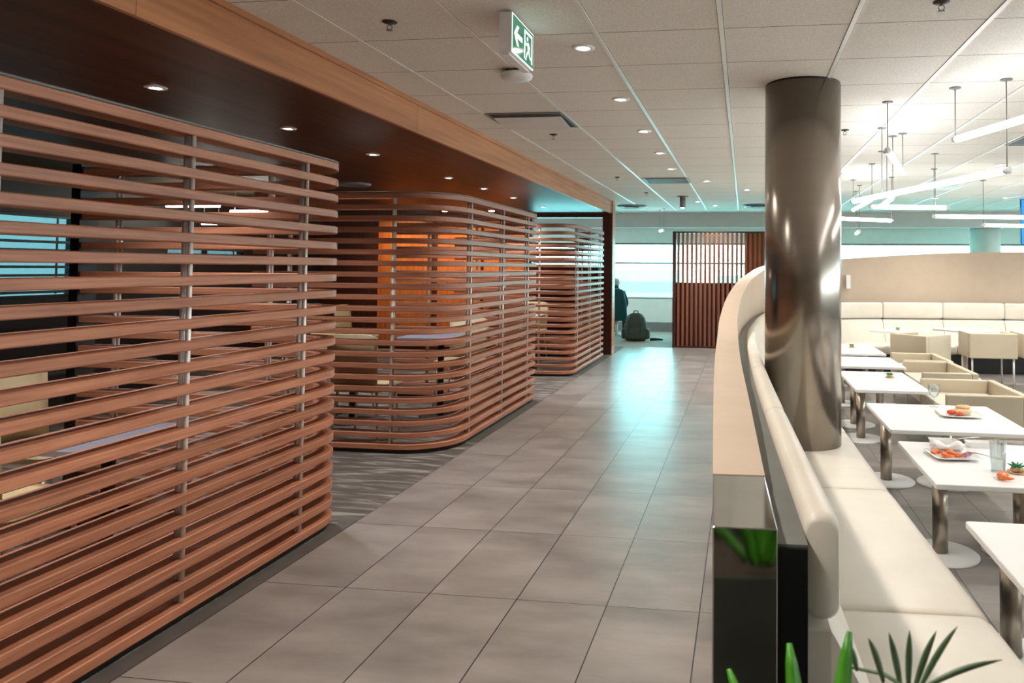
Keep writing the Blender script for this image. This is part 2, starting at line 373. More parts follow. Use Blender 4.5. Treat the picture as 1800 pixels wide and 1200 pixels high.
# far bulkhead and window wall
struct('wall_bulkhead', MB().box((-9, 15.2, 2.285), (9, 15.3, 2.75)), 'plaster_grey', 'grey bulkhead above the far windows')
struct('ceiling_window_bay', MB().box((-9, 15.3, 2.40), (9, 17.2, 2.5)), 'plaster_white')
struct('wall_far', MB().box((-9, 17.0, 0), (9, 17.15, 0.74)).box((-9, 17.0, 2.03), (9, 17.15, 2.42)).box((4.95, 17.0, 0.74), (5.2, 17.15, 2.03)).box((-9, 17, 0.74), (-8.6, 17.15, 2.03)).box((8.7, 17, 0.74), (9, 17.15, 2.03)), 'plaster_white', 'white wall below and above the far windows')
struct('baseboard_far', MB().box((-9, 16.96, 0), (9, 16.999, 0.21)), 'metal_grey', 'grey baseboard under the far windows')
for i, (a, b) in enumerate([(-8.6, 4.95), (5.2, 8.7)]):
    fr = MB().box((a, 17.02, 0.74), (b, 17.10, 0.78)).box((a, 17.02, 1.545), (b, 17.10, 1.585)).box((a, 17.02, 1.99), (b, 17.10, 2.03)).box((a, 17.02, 0.74), (a + 0.05, 17.10, 2.03)).box((b - 0.05, 17.02, 0.74), (b, 17.10, 2.03))
    w = struct('window_%d' % (i + 1), fr, 'metal_grey', 'long far window with grey mid rail')
    MB().box((a + 0.02, 17.055, 0.76), (b - 0.02, 17.065, 2.01)).build('window_pane', 'window_glass', w)
for i, (a, b, z0, z1) in enumerate([(4.9, 7.45, 1.08, 1.98), (8.8, 10.3, 1.45, 1.9)]):
    fr = MB().box((-7.58, a, z0), (-7.52, b, z0 + 0.03)).box((-7.58, a, z1 - 0.03), (-7.52, b, z1)).box((-7.58, a, z0), (-7.52, a + 0.04, z1)).box((-7.58, b - 0.04, z0), (-7.52, b, z1)).box((-7.58, (a + b) / 2 - 0.02, z0), (-7.52, (a + b) / 2 + 0.02, z1))
    w = struct('window_%d' % (i + 3), fr, 'black_panel', 'window in the dark left wall with lowered blinds')
    MB().box((-7.556, a + 0.02, z0 + 0.02), (-7.55, b - 0.02, z1 - 0.02)).build('window_pane', 'dim_glass', w)
    bl = MB(); k = 0
    z = z0 + 0.05
    while z < z1 - 0.04:
        bl.box((-7.50, a + 0.03, z), (-7.46, b - 0.03, z + 0.028)); z += 0.09 if i == 0 else 0.075
    for yy in (a + 0.25, b - 0.25): bl.box((-7.485, yy, z0 + 0.04), (-7.475, yy + 0.02, z1 - 0.02))
    tag(bl.build('window_blind', 'blind_slat'), ('dark horizontal blind over the wider left window' if i == 0 else 'dark horizontal blind over the smaller, farther left window'), 'blind')
# outdoors
tag(MB().box((-120, 17.5, -4.2), (120, 220, -4.0)).build('tarmac_ground', 'tarmac'), kind='structure')
for i, (x0, x1, yy, h, lab) in enumerate([(-60, -8, 90, 5.2, 'long pale terminal building outside, left part'), (-4, 40, 110, 4.4, 'long pale terminal building outside, right part')]):
    t = empty('terminal_building', ((x0 + x1) / 2, yy, -4.0), lab, 'building')
    MB().box((x0 - (x0 + x1) / 2, 0, 0), (x1 - (x0 + x1) / 2, 12, h)).build('building_wall', 'terminal', t)
    MB().box((x0 - (x0 + x1) / 2, -0.1, h * 0.5), (x1 - (x0 + x1) / 2, 0, h * 0.72)).build('window_band', 'strip_grey', t)

# ------------------------------------------------------------------ slatted booth screens
def arc(cx, cy, r, a0, a1, n):
    return [(cx + r * math.cos(math.radians(a0 + (a1 - a0) * k / n)), cy + r * math.sin(math.radians(a0 + (a1 - a0) * k / n))) for k in range(n + 1)]
def offs(path, d):
    out = []
    for i, p in enumerate(path):
        a = Vector(path[max(i - 1, 0)]); b = Vector(path[min(i + 1, len(path) - 1)]); t = (b - a).normalized()
        out.append((p[0] - t.y * d, p[1] + t.x * d))     # left of travel
    return out
SLAT_D, SLAT_H, PITCH_Z, N_SLAT = 0.105, 0.041, 0.0888, 23
def slat_ring(path, z0, z1, d, c=0.004):
    o0, o1, i1, i0 = path, offs(path, c), offs(path, d - c), offs(path, d)
    rings = []
    for k in range(len(path)):
        rings.append([(*o1[k], z0), (*o0[k], z0 + c), (*o0[k], z1 - c), (*o1[k], z1), (*i1[k], z1), (*i0[k], z1 - c), (*i0[k], z0 + c), (*i1[k], z0)])
    return rings
def screen(path, rods, label, post=None):
    root = empty('slatted_screen', (path[0][0], path[0][1], 0), label, 'screen')
    ox, oy = path[0]
    P = [(x - ox, y - oy) for x, y in path]
    MB().rings(slat_ring(offs(P, 0.02), 0.0, 0.030, SLAT_D - 0.04, 0.002)).build('plinth', 'black_panel', root)
    for i in range(N_SLAT):
        z = 0.031 + i * PITCH_Z
        MB().rings(slat_ring(P, z, z + SLAT_H, SLAT_D)).build('slat', 'slat_wood', root)
    z = 0.031 + (N_SLAT - 1) * PITCH_Z + SLAT_H
    MB().rings(slat_ring(P, z + 0.0005, z + 0.010, SLAT_D, 0.002)).build('cap_strip', 'strip_grey', root)
    for (x, y, nx, ny) in rods:
        for d in (0.022, 0.050):
            MB().tube([(x - ox + nx * d, y - oy + ny * d, 0.03), (x - ox + nx * d, y - oy + ny * d, z)], 0.0105, 12).build('rod', 'steel_rod', root)
    if post:
        x, y = post
        MB().box((x - ox - 0.03, y - oy - 0.01, 0), (x - ox + 0.03, y - oy + 0.12, 2.05)).build('end_post', 'black_panel', root)
    return root
XF = -2.25
p1 = [(XF, 0.2), (XF, 1.5), (XF, 2.7)] + arc(XF - 0.28, 3.8, 0.28, 0, 90, 12) + [(-3.2, 4.08), (-3.985, 4.08)]
screen(p1, [(XF, 1.98, -1, 0), (XF, 2.793, -1, 0), (XF, 3.608, -1, 0), (-3.77, 4.08, 0, -1), (-2.77, 4.08, 0, -1)],
       'nearest tall screen of horizontal wood slats, left edge of the corridor', (-3.99, 3.97))
p2 = [(-3.9, 5.47), (-3.2, 5.47)] + arc(XF - 0.42, 5.89, 0.42, -90, 0, 16) + [(XF, 6.8)] + arc(XF - 0.08, 7.88, 0.08, 0, 90, 6) + [(-3.1, 7.96), (-3.9, 7.96)]
screen(p2, [(-2.72, 5.47, 0, 1), (-3.6, 5.47, 0, 1), (XF, 5.99, -1, 0), (XF, 6.83, -1, 0), (XF, 7.65, -1, 0), (-2.62, 7.96, 0, -1), (-3.5, 7.96, 0, -1)],
       'middle slatted wood screen with a broad rounded corner')
p3 = [(-3.9, 9.66), (-3.2, 9.66)] + arc(XF - 0.22, 9.88, 0.22, -90, 0, 10) + [(XF, 10.9)] + arc(XF - 0.08, 11.85, 0.08, 0, 90, 6) + [(-3.1, 11.93), (-3.9, 11.93)]
screen(p3, [(-2.72, 9.66, 0, 1), (-3.6, 9.66, 0, 1), (XF, 10.04, -1, 0), (XF, 10.89, -1, 0), (XF, 11.69, -1, 0), (-2.62, 11.93, 0, -1)],
       'farthest slatted wood screen, beside the dark portal')

# ------------------------------------------------------------------ curved partition and banquette
def catmull(P, n=10):
    out = []
    for i in range(len(P) - 1):
        p0 = P[max(i - 1, 0)]; p1_ = P[i]; p2_ = P[i + 1]; p3_ = P[min(i + 2, len(P) - 1)]
        for k in range(n):
            t = k / n
            out.append(tuple(0.5 * (2 * b + (c - a) * t + (2 * a - 5 * b + 4 * c - d) * t * t + (-a + 3 * b - 3 * c + d) * t ** 3) for a, b, c, d in zip(p0, p1_, p2_, p3_)))
    out.append(tuple(P[-1])); return out
OUT = [(-0.064, 1.6, 0.903), (-0.08, 2.0, 0.905), (-0.114, 2.87, 0.945), (-0.152, 4.0, 0.967), (-0.174, 5.0, 1.0), (-0.185, 5.8, 1.062), (-0.17, 6.8, 1.151), (-0.129, 7.6, 1.232),
       (-0.061, 8.5, 1.316), (0.04, 9.3, 1.385), (0.17, 9.9, 1.461), (0.36, 10.45, 1.51), (0.8, 11.08, 1.56), (1.5, 11.5, 1.615), (2.8, 11.72, 1.70), (4.1, 11.8, 1.73), (6.0, 11.82, 1.74), (8.0, 11.82, 1.75)]
WP = catmull(OUT, 8)
SL = [0.0]
for a, b in zip(WP, WP[1:]): SL.append(SL[-1] + math.hypot(b[0] - a[0], b[1] - a[1]))
def at_s(s):
    """point, inward normal and wall top at arc length s"""
    s = max(0, min(SL[-1] - 1e-6, s))
    i = max(k for k in range(len(SL)) if SL[k] <= s); i = min(i, len(SL) - 2)
    t = (s - SL[i]) / (SL[i + 1] - SL[i])
    a, b = WP[i], WP[i + 1]
    p = [a[k] + (b[k] - a[k]) * t for k in range(3)]
    def tan(j):
        j0, j1 = max(j - 1, 0), min(j + 1, len(WP) - 1)
        return Vector((WP[j1][0] - WP[j0][0], WP[j1][1] - WP[j0][1])).normalized()
    d = (tan(i) * (1 - t) + tan(i + 1) * t).normalized()
    return p, Vector((d.y, -d.x))
def s_of_y(y): return min(range(len(WP)), key=lambda k: abs(WP[k][1] - y)) and SL[min(range(len(WP)), key=lambda k: abs(WP[k][1] - y))]
def sweep_s(mb, prof, s0, s1, step=0.12, smooth=False, puff=0.0):
    n = max(2, int((s1 - s0) / step)); rings = []
    S = [s0 + (s1 - s0) * k / n for k in range(n + 1)]
    sc = [1.0] * len(S)
    if puff:
        S = [s0 + 0.004, s0 + 0.012, s0 + 0.035] + [s for s in S if s0 + 0.06 < s < s1 - 0.06] + [s1 - 0.035, s1 - 0.012, s1 - 0.004]
        sc = [1 - puff, 1 - puff * 0.35, 1 - puff * 0.08] + [1.0] * (len(S) - 6) + [1 - puff * 0.08, 1 - puff * 0.35, 1 - puff]
    for s, k in zip(S, sc):
        p, nn = at_s(s); pr = prof(s, p[2]); cx = sum(q[0] for q in pr) / len(pr); cz = sum(q[1] for q in pr) / len(pr)
        rings.append([(p[0] + nn.x * (cx + (o - cx) * k), p[1] + nn.y * (cx + (o - cx) * k), cz + (z - cz) * k) for o, z in pr])
    return mb.rings(rings, smooth=smooth)
def rise(s): t = max(0, min(1, (s - 6) / 5)); return 0.07 * t * t * (3 - 2 * t)
S_A = s_of_y(2.0)
part = empty('curved_partition', (0, 1.6, 0), 'curved beige partition wall sweeping up from a polished steel end to the far banquette', 'partition')
def rel(mb, root):
    l = root.location; mb.v = [(x - l.x, y - l.y, z - l.z) for x, y, z in mb.v]; return mb
WT = 0.137
rel(sweep_s(MB(), lambda s, z: [(0, 0), (0, z), (WT, z), (WT, 0)], S_A + 0.002, SL[-1]), part).build('wall_body', 'plaster_beige', part)
rel(sweep_s(MB(), lambda s, z: [(0, 0), (0, 0.903), (WT, 0.903), (WT, 0)], 0.0, S_A), part).build('steel_end', 'steel_mirror', part, bevel=0.003)['label'] = 'polished steel end casing'
bq = empty('banquette', (0.3, 1.6, 0), 'long curved cream leather banquette with tall padded back behind the white tables', 'banquette')
def rr(o0, o1, z0, z1, r, n=4):
    return [(x, z) for x, z in rrect(o1 - o0, z1 - z0, r, n, ((o0 + o1) / 2, (z0 + z1) / 2))]
rel(sweep_s(MB(), lambda s, z: [(WT, 0), (WT, 0.862 + rise(s)), (0.203, 0.862 + rise(s)), (0.203, 0)], 0.03, SL[-1]), bq).build('back_frame', 'ledge_grey', bq)['label'] = 'grey ledge frame behind the cushions'
rel(sweep_s(MB(), lambda s, z: [(WT + 0.002, 0), (WT + 0.002, 0.856), (0.201, 0.856), (0.201, 0)], 0.02, 0.0295), bq).build('end_panel', 'black_panel', bq)['label'] = 'black end panel'
rel(sweep_s(MB(), lambda s, z: [(0.25, 0), (0.25, 0.27), (0.70, 0.27), (0.70, 0)], 0.2, SL[-1]), bq).build('plinth', 'black_panel', bq)
seams_back = [0.10, 1.42, 2.74, 3.95, 5.1, 6.2, 7.25, 8.25, 9.2, 10.1, 11.0, 11.9, 12.8, 13.7, 14.6, 15.5, SL[-1]]
seams_seat = [0.16, 0.78, 2.08, 3.35, 4.6, 5.85, 7.05, 8.25, 9.2, 10.1, 11.0, 11.9, 12.8, 13.7, 14.6, 15.5, SL[-1]]
for a, b in zip(seams_back, seams_back[1:]):
    rel(sweep_s(MB(), lambda s, z: rr(0.205, 0.285, 0.665 + rise(s), 0.905 + rise(s), 0.034), a, b, smooth=True, puff=0.16), bq).build('back_cushion', 'leather_cream', bq)
    rel(sweep_s(MB(), lambda s, z: [(0.206, 0.655 + rise(s)), (0.262, 0.655 + rise(s)), (0.272, 0.64 + rise(s)), (0.40, 0.40), (0.41, 0.36), (0.206, 0.36)], a, b, smooth=False, puff=0.05), bq).build('lumbar_pad', 'leather_cream', bq)
for a, b in zip(seams_seat, seams_seat[1:]):
    rel(sweep_s(MB(), lambda s, z: rr(0.30, 0.85, 0.272, 0.405, 0.05), a, b, smooth=True, puff=0.10), bq).build('seat_cushion', 'leather_cream', bq)
tag(MB().box((1.50, 11.28, 1.17), (1.56, 11.36, 1.37)).build('wall_box', 'metal_white', bevel=0.004), 'small white box on the far curved wall, beside the steel column', 'wall box')

# ------------------------------------------------------------------ column
colr = empty('column', (0.355, 4.62, 0), 'round brushed steel column rising through the banquette to the ceiling', 'column')
MB().lathe([(0.228, 0.0), (0.228, CEIL - 0.012)], n=96).build('shaft', 'column_metal', colr)
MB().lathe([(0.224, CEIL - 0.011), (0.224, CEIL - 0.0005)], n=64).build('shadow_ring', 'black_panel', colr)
wc = empty('column', (4.86, 15.9, 0), 'white round column behind the far banquette', 'column')
MB().lathe([(0.29, 0.0), (0.29, 2.30)], n=48).build('shaft', 'plaster_white', wc)
MB().lathe([(0.33, 2.301), (0.33, 2.398)], n=48).build('collar', 'metal_grey', wc)

# ------------------------------------------------------------------ ceiling fixtures
def downlight(x, y, z, power, color, label, group, lens='lens_glow', r=0.034, ang=120):
    t = empty('downlight', (x, y, z), label, 'ceiling light', group)
    MB().lathe([(r, -0.001), (r + 0.026, -0.001), (r + 0.024, -0.006), (r, -0.008)], n=28, closed=True).build('trim_ring', 'metal_white', t)
    MB().lathe([(r - 0.002, -0.001), (r - 0.012, -0.006)], n=24).build('lens', lens, t)
    spot((0, 0, -0.03), power, color, t, ang)
    return t
WARM = (1.0, 0.93, 0.85); NEUT = (1.0, 0.96, 0.9); COOL = (0.92, 0.95, 1.0)
ordn = ['first', 'second', 'third', 'fourth', 'fifth', 'sixth', 'seventh', 'eighth', 'ninth']
for i, y in enumerate([3.70, 4.87, 6.03, 7.20, 8.35]):
    downlight(-0.82, y, CEIL, LAMP['corridor'], WARM, 'recessed round corridor downlight, %s beyond the exit sign' % ordn[i], 'corridor downlights')
for i, y in enumerate((-1.0, 0.2, 1.36, 2.53)):  # unseen lamps added overhead to light the near corridor
    downlight(-0.82, y, CEIL, LAMP['corridor'], WARM, 'added unseen corridor downlight on the near side of the exit sign, %s from it' % ordn[3 - i], 'added corridor downlights before the exit sign')
for x, y, l in [(-0.481, 9.58, 'downlight in the far corridor ceiling, nearest of the scattered four'), (0.04, 10.66, 'far downlight just left of the steel column top'),
                (-0.77, 12.5, 'far downlight beside the hanging round fitting'), (-0.514, 13.3, 'farthest downlight above the vertical slat screen'),
                (2.956, 12.1, 'far downlight above the dining area, left of the pair'), (3.99, 12.07, 'far downlight above the dining area, right of the pair')]:
    downlight(x, y, CEIL, LAMP['far'] * (0.3 if -0.6 < x < -0.4 and y > 13 else 1), NEUT, l, 'far ceiling downlights')
for x in (2.7, 4.7):  # lamps added to brighten the dining side
    for yi, y in enumerate((1.6, 4.0, 6.4, 8.8, 11.0)):
        downlight(x, y - 0.5, CEIL, LAMP['dining'], NEUT, 'added dining downlight right of the tables, %s of the %s row' % (ordn[yi], 'inner' if x < 3 else 'outer'), 'added dining downlights')
for i, y in enumerate([3.45, 4.584, 5.733, 7.313, 8.357, 9.48, 10.93]):
    downlight(-3.03, y, SOFF, LAMP['soffit'], COOL, 'small bright downlight in the dark wood soffit, %s from the left' % ordn[i], 'soffit downlights', 'lens_cool', 0.028, 110)
for i, (x, y) in enumerate([(-4.6, 2.2), (-4.6, 4.6), (-4.6, 7.0), (-4.6, 9.4), (-3.03, 2.3), (-3.03, 1.1)]):  # lamps added to light the booth interiors
    downlight(x, y, SOFF, LAMP['booth'], WARM, 'added warm soffit downlight over ' + ['the left side of the nearest booth', 'the gap between nearest and middle booths', 'the left side of the middle booth', 'the left side of the farthest booth', 'the tables of the nearest booth', 'the near end of the nearest booth'][i], 'added inner soffit downlights', 'lens_glow', 0.034, 110)
for wi, x in enumerate((-5.9, -4.9, -4.1)):  # washers added to throw warm light on the orange panels
    t = empty('added_washer', (x, 11.7, SOFF if x > -5.2 else 2.45), 'added wall washer above the %s orange wall panel' % ('left', 'middle', 'right')[wi], 'ceiling light', 'added wall washers')
    MB().lathe([(0.05, -0.001), (0.04, -0.01)], n=20).build('lens', 'lens_glow', t)
    spot((0, 0, -0.03), LAMP['washer'], (1.0, 0.74, 0.45), t, 120, target=(0, 0.57, -1.2))

for i, x in enumerate((-5.5, -3.2, -0.9, 1.4, 3.7, 6.0)):  # hidden lamps added to brighten the window bay
    downlight(x, 16.1, 2.40, 45.0, (0.80, 1.0, 1.0), 'added cool downlight hidden in the window bay behind the bulkhead, %s from the left' % ordn[i], 'added window bay downlights')
def sprinkler(x, y, lab):
    t = empty('sprinkler', (x, y, CEIL), lab, 'sprinkler')
    MB().lathe([(0.034, -0.0005), (0.034, -0.004), (0.012, -0.010)], n=20).build('escutcheon', 'vent_dark', t)
    m = MB().tube([(0, 0, -0.008), (0, 0, -0.018)], 0.007, 8).tube([(-0.008, 0, -0.016), (-0.013, 0, -0.028), (-0.003, 0, -0.040)], 0.0022, 6).tube([(0.008, 0, -0.016), (0.013, 0, -0.028), (0.003, 0, -0.040)], 0.0022, 6)
    m.lathe([(0.015, -0.042), (0.015, -0.040)], n=14); m.build('nozzle', 'metal_grey', t)
sprinkler(-1.627, 3.209, 'bronze ceiling sprinkler left of the exit sign')
sprinkler(-1.607, 6.116, 'ceiling sprinkler just beyond the square air vent')
sprinkler(0.82, 3.23, 'ceiling sprinkler at the top right of the picture')
sprinkler(0.805, 6.137, 'ceiling sprinkler peeking out right of the steel column')
sprinkler(-1.565, 9.081, 'ceiling sprinkler left of the flat grey ceiling diffuser')
sprinkler(-1.45, 11.0, 'farthest ceiling sprinkler near the portal')
# vents
v = empty('ceiling_vent', (-1.612, 5.515, CEIL), 'square open air vent with metal deflector near the wood fascia', 'air vent')
MB().box((-0.295, -0.285, -0.006), (0.295, -0.262, -0.001)).box((-0.295, 0.262, -0.006), (0.295, 0.285, -0.001)).box((-0.295, -0.262, -0.006), (-0.272, 0.262, -0.001)).box((0.272, -0.262, -0.006), (0.295, 0.262, -0.001)).build('frame', 'metal_grey', v)
MB().box((-0.272, -0.262, -0.004), (0.272, 0.262, -0.001)).build('backing', 'vent_dark', v)
MB().add([(-0.26, -0.16, -0.008), (0.26, -0.16, -0.008), (0.26, 0.17, -0.035), (-0.26, 0.17, -0.035), (-0.26, -0.16, -0.011), (0.26, -0.16, -0.011), (0.26, 0.17, -0.038), (-0.26, 0.17, -0.038)],
         [(0, 1, 2, 3), (7, 6, 5, 4), (0, 4, 5, 1), (1, 5, 6, 2), (2, 6, 7, 3), (3, 7, 4, 0)]).build('deflector', 'metal_white', v)
def flat_vent(x, y, sx, sy, lab, m='metal_grey', round_=False):
    v = empty('ceiling_vent', (x, y, CEIL), lab, 'air vent')
    if round_:
        MB().lathe([(0.27, -0.001), (0.25, -0.035), (0.20, -0.012)], n=32).build('outer_cone', 'metal_grey', v)
        MB().lathe([(0.15, -0.013), (0.12, -0.04), (0.05, -0.03)], n=32).build('inner_cone', 'vent_dark', v)
    else:
        MB().box((-sx / 2, -sy / 2, -0.008), (sx / 2, sy / 2, -0.001)).build('frame', m, v)
        b = MB(); n = int(sy / 0.045)
        for k in range(n): b.box((-sx / 2 + 0.03, -sy / 2 + 0.03 + k * 0.045, -0.014), (sx / 2 - 0.03, -sy / 2 + 0.045 + k * 0.045, -0.008))
        b.build('louvre', m, v)
flat_vent(-0.98, 9.46, 0.58, 0.56, 'flat grey square diffuser in the middle of the corridor ceiling')
flat_vent(-2.02, 13.3, 0.6, 0.5, 'round dark diffuser in the far ceiling, beside the portal', round_=True)
flat_vent(0.25, 13.25, 0.6, 0.5, 'round dark diffuser in the far ceiling, just left of the steel column', round_=True)
flat_vent(2.60, 6.75, 0.58, 0.5, 'grey square diffuser above the pendant lights at the right edge')
flat_vent(2.55, 10.5, 0.6, 0.5, 'pale diffuser in the ceiling beyond the pendant lights', 'metal_white')
rv = empty('ceiling_vent', (-4.325, 7.739, SOFF), 'round air diffuser in the wood soffit above the middle booth', 'air vent')
MB().lathe([(0.2, -0.001), (0.18, -0.03), (0.12, -0.012)], n=32).build('outer_cone', 'metal_grey', rv)
hf = empty('hanging_fitting', (-0.956, 11.6, CEIL), 'grey round fitting hanging under the far ceiling', 'ceiling fitting')
MB().lathe([(0.09, -0.001), (0.09, -0.012)], n=20).build('base_plate', 'metal_grey', hf)
MB().lathe([(0.045, -0.013), (0.045, -0.17), (0.03, -0.18)], n=20).build('housing', 'metal_grey', hf)
MB().lathe([(0.028, -0.181), (0.028, -0.188)], n=16).build('lens', 'lens_cool', hf)
sd = empty('smoke_detector', (-1.30, 4.10, CEIL), 'white round smoke detector under the exit sign', 'smoke detector')
MB().lathe([(0.06, -0.0005), (0.06, -0.018)], n=32).build('base', 'vent_dark', sd)
MB().lathe([(0.088, -0.019), (0.093, -0.030), (0.088, -0.045), (0.06, -0.058), (0.02, -0.062)], n=36).build('cap', 'metal_white', sd)
# exit sign
ex = empty('exit_sign', (-1.034, 3.265, CEIL), 'green and white exit sign box with running figure and left arrow', 'exit sign')
MB().box((-0.030, -0.165, -0.192), (0.027, 0.165, -0.014)).build('housing', 'metal_white', ex, bevel=0.003)
MB().box((-0.012, -0.05, -0.0135), (0.012, 0.13, -0.0005)).build('mount', 'metal_white', ex)
MB().box((-0.018, -0.155, -0.2), (0.012, 0.155, -0.1925)).build('bottom_rail', 'metal_white', ex)
MB().box((0.0273, -0.163, -0.190), (0.0288, 0.163, -0.016)).build('face_border', 'sign_white', ex)
MB().box((0.0290, -0.156, -0.183), (0.0300, 0.156, -0.023)).build('face', 'sign_green', ex)
def sign_poly(name, pts):
    n = len(pts)
    vs = [(0.0302, a, b) for a, b in pts] + [(0.0310, a, b) for a, b in pts]
    return MB().add(vs, [tuple(reversed(range(n))), tuple(range(n, 2 * n))] + [(i, (i + 1) % n, n + (i + 1) % n, n + i) for i in range(n)]).build(name, 'sign_white', ex)
# arrow pointing to the viewer's left (towards -y when seen from +x)
sign_poly('arrow', [(-0.142, -0.100), (-0.100, -0.055), (-0.068, -0.055), (-0.098, -0.088), (-0.018, -0.088), (-0.018, -0.112), (-0.098, -0.112), (-0.068, -0.145), (-0.100, -0.145)])
dr = MB()
for a0, a1, b0, b1 in [(0.01, 0.14, -0.048, -0.034), (0.01, 0.026, -0.17, -0.048), (0.124, 0.14, -0.17, -0.048)]: dr.box((0.0302, a0, b0), (0.0310, a1, b1))
dr.build('doorway', 'sign_white', ex)
fig = MB()
def stroke(a, b, w):
    a = Vector(a); b = Vector(b); d = (b - a).normalized(); n = Vector((-d.y, d.x)) * w / 2
    q = [a + n, b + n, b - n, a - n]
    fig.add([(0.0302, p.x, p.y) for p in q] + [(0.0312, p.x, p.y) for p in q], [(3, 2, 1, 0), (4, 5, 6, 7), (0, 1, 5, 4), (1, 2, 6, 5), (2, 3, 7, 6), (3, 0, 4, 7)])
stroke((0.070, -0.085), (0.082, -0.125), 0.024); stroke((0.070, -0.086), (0.040, -0.100), 0.010); stroke((0.040, -0.100), (0.030, -0.085), 0.009)
stroke((0.072, -0.086), (0.100, -0.104), 0.010); stroke((0.078, -0.120), (0.052, -0.142), 0.013); stroke((0.052, -0.142), (0.036, -0.172), 0.012)
stroke((0.084, -0.120), (0.100, -0.146), 0.013); stroke((0.100, -0.146), (0.118, -0.150), 0.011)
fig.add([(0.0302, 0.062 + 0.011 * math.cos(t), -0.068 + 0.011 * math.sin(t)) for t in [2 * PI * k / 14 for k in range(14)]] + [(0.0312, 0.062 + 0.011 * math.cos(t), -0.068 + 0.011 * math.sin(t)) for t in [2 * PI * k / 14 for k in range(14)]],
        [tuple(reversed(range(14))), tuple(range(14, 28))] + [(i, (i + 1) % 14, 14 + (i + 1) % 14, 14 + i) for i in range(14)])
fig.build('running_figure', 'sign_white', ex)

# pendant tube lights
def pendant(a, b, z, lab, rods=(0.0, 1.0), r=0.021, zb=None):
    zb = z if zb is None else zb
    t = empty('tube_pendant', (a[0], a[1], CEIL), lab, 'pendant light', 'linear tube pendants over the tables')
    A = Vector((0, 0, z - CEIL)); B = Vector((b[0] - a[0], b[1] - a[1], zb - CEIL)); d = (B - A).normalized()
    MB().tube([A + d * 0.03, B - d * 0.03], r, 16).build('tube', 'tube_glow', t)
    for e, s in ((A, 1), (B, -1)): MB().tube([e, e + d * 0.029 * s], r * 1.02, 16).build('end_cap', 'metal_white', t)
    for k in rods:
        p = A.lerp(B, k); q = p + d * (0.015 if k < 0.5 else -0.015)
        MB().tube([(q.x, q.y, -0.010), (q.x, q.y, p.z + r)], 0.0035, 8).build('rod', 'metal_grey', t)
        MB().lathe([(0.035, -0.0005), (0.035, -0.006), (0.02, -0.010)], (q.x, q.y, 0), 20).build('canopy', 'metal_grey', t)
    return t
pendant((1.287, 4.793), (1.75, 3.2), 2.257, 'tube pendant entering from the upper right edge, nearest of all')
pendant((0.93, 6.60), (1.535, 4.583), 2.04, 'longest tube pendant, slanting beside the steel column', (0.25, 1.0))
pendant((0.95, 5.122), (1.30, 6.35), 2.25, 'short tube pendant slanting down right, left of the upper tube')
pendant((1.195, 7.35), (1.96, 7.50), 2.055, 'level tube pendant below the long slanting one', (0.2, 0.85))
pendant((1.24, 6.45), (1.30, 7.3), 2.06, 'tube pendant seen nearly end on under the long slanting one')
pendant((1.10, 8.95), (1.792, 9.35), 2.05, 'tube pendant touching the right edge of the steel column low down')
pendant((2.081, 8.60), (3.40, 8.85), 2.05, 'long level tube pendant running out of the right edge')
pendant((2.95, 9.75), (3.9, 10.1), 2.02, 'lowest tube pendant at the right edge of the picture')
pendant((1.35, 8.13), (1.36, 9.6), 2.20, 'thin receding tube pendant beside the steel column')
pendant((1.53, 10.2), (1.60, 11.0), 1.97, 'small far tube pendant seen end on above the beige wall')
pendant((-1.62, 14.3), (-1.50, 13.95), 2.17, 'small far tube pendant above the end of the corridor')
# lamps deep in the left rooms
def batten(a, b, z, lab):
    t = empty('batten_light', (a[0], a[1], 2.45), lab, 'ceiling light', 'linear lights beyond the booths')
    MB().tube([(0, 0, z - 2.45), (b[0] - a[0], b[1] - a[1], z - 2.45)], 0.018, 12).build('tube', 'lens_glow', t)
    for k in (0.1, 0.9):
        MB().tube([(k * (b[0] - a[0]), k * (b[1] - a[1]), -0.001), (k * (b[0] - a[0]), k * (b[1] - a[1]), z - 2.45 + 0.018)], 0.004, 6).build('rod', 'metal_grey', t)
batten((-7.35, 8.6), (-6.62, 8.62), 2.20, 'linear light glimpsed beyond the nearest screen, higher and longer one')
batten((-6.75, 9.0), (-6.14, 9.02), 2.16, 'linear light glimpsed beyond the nearest screen, right one')
batten((-7.16, 9.0), (-6.91, 9.02), 2.00, 'linear light glimpsed beyond the nearest screen, short lower one')
# blue screen at right edge
bs = empty('hanging_screen', (4.5, 12.02, CEIL), 'blue display hanging at the far right edge', 'screen')
MB().box((-0.31, -0.02, -0.73), (0.35, 0.02, -0.03)).build('housing', 'black_plastic', bs)
MB().box((-0.30, -0.026, -0.72), (0.34, -0.0205, -0.04)).build('display', 'blue_screen', bs)
MB().tube([(0, 0, -0.03), (0, 0, -0.0005)], 0.02, 10).build('bracket', 'metal_grey', bs)

# ------------------------------------------------------------------ dining tables
TH = 0.46
def dining_table(x, y, w, d, legs, label, rz=0.0, h=TH, top='table_white', group='white dining tables', rad=0.012, foot=0.2, lr=0.038):
    t = empty('dining_table', (x, y, 0), label, 'table', group, rz)
    slab(MB(), rrect(w, d, rad, 4), h - 0.026, h).build('tabletop', top, t)
    for lx, ly in legs:
        l = MB().tube([(lx, ly, 0.013), (lx, ly, h - 0.0265)], lr, 24).build('leg', 'steel_brushed', t)
        MB().lathe([(foot, 0.0), (foot, 0.006), (foot - 0.008, 0.012), (0.02, 0.0125)], (lx, ly, 0), 40).build('base', 'metal_white', l)
    return t
def dt(x0, x1, y0, y1, legs, label, **k):
    cx, cy = (x0 + x1) / 2, (y0 + y1) / 2
    return dining_table(cx, cy, x1 - x0, y1 - y0, [(a - cx, b - cy) for a, b in legs], label, **k)
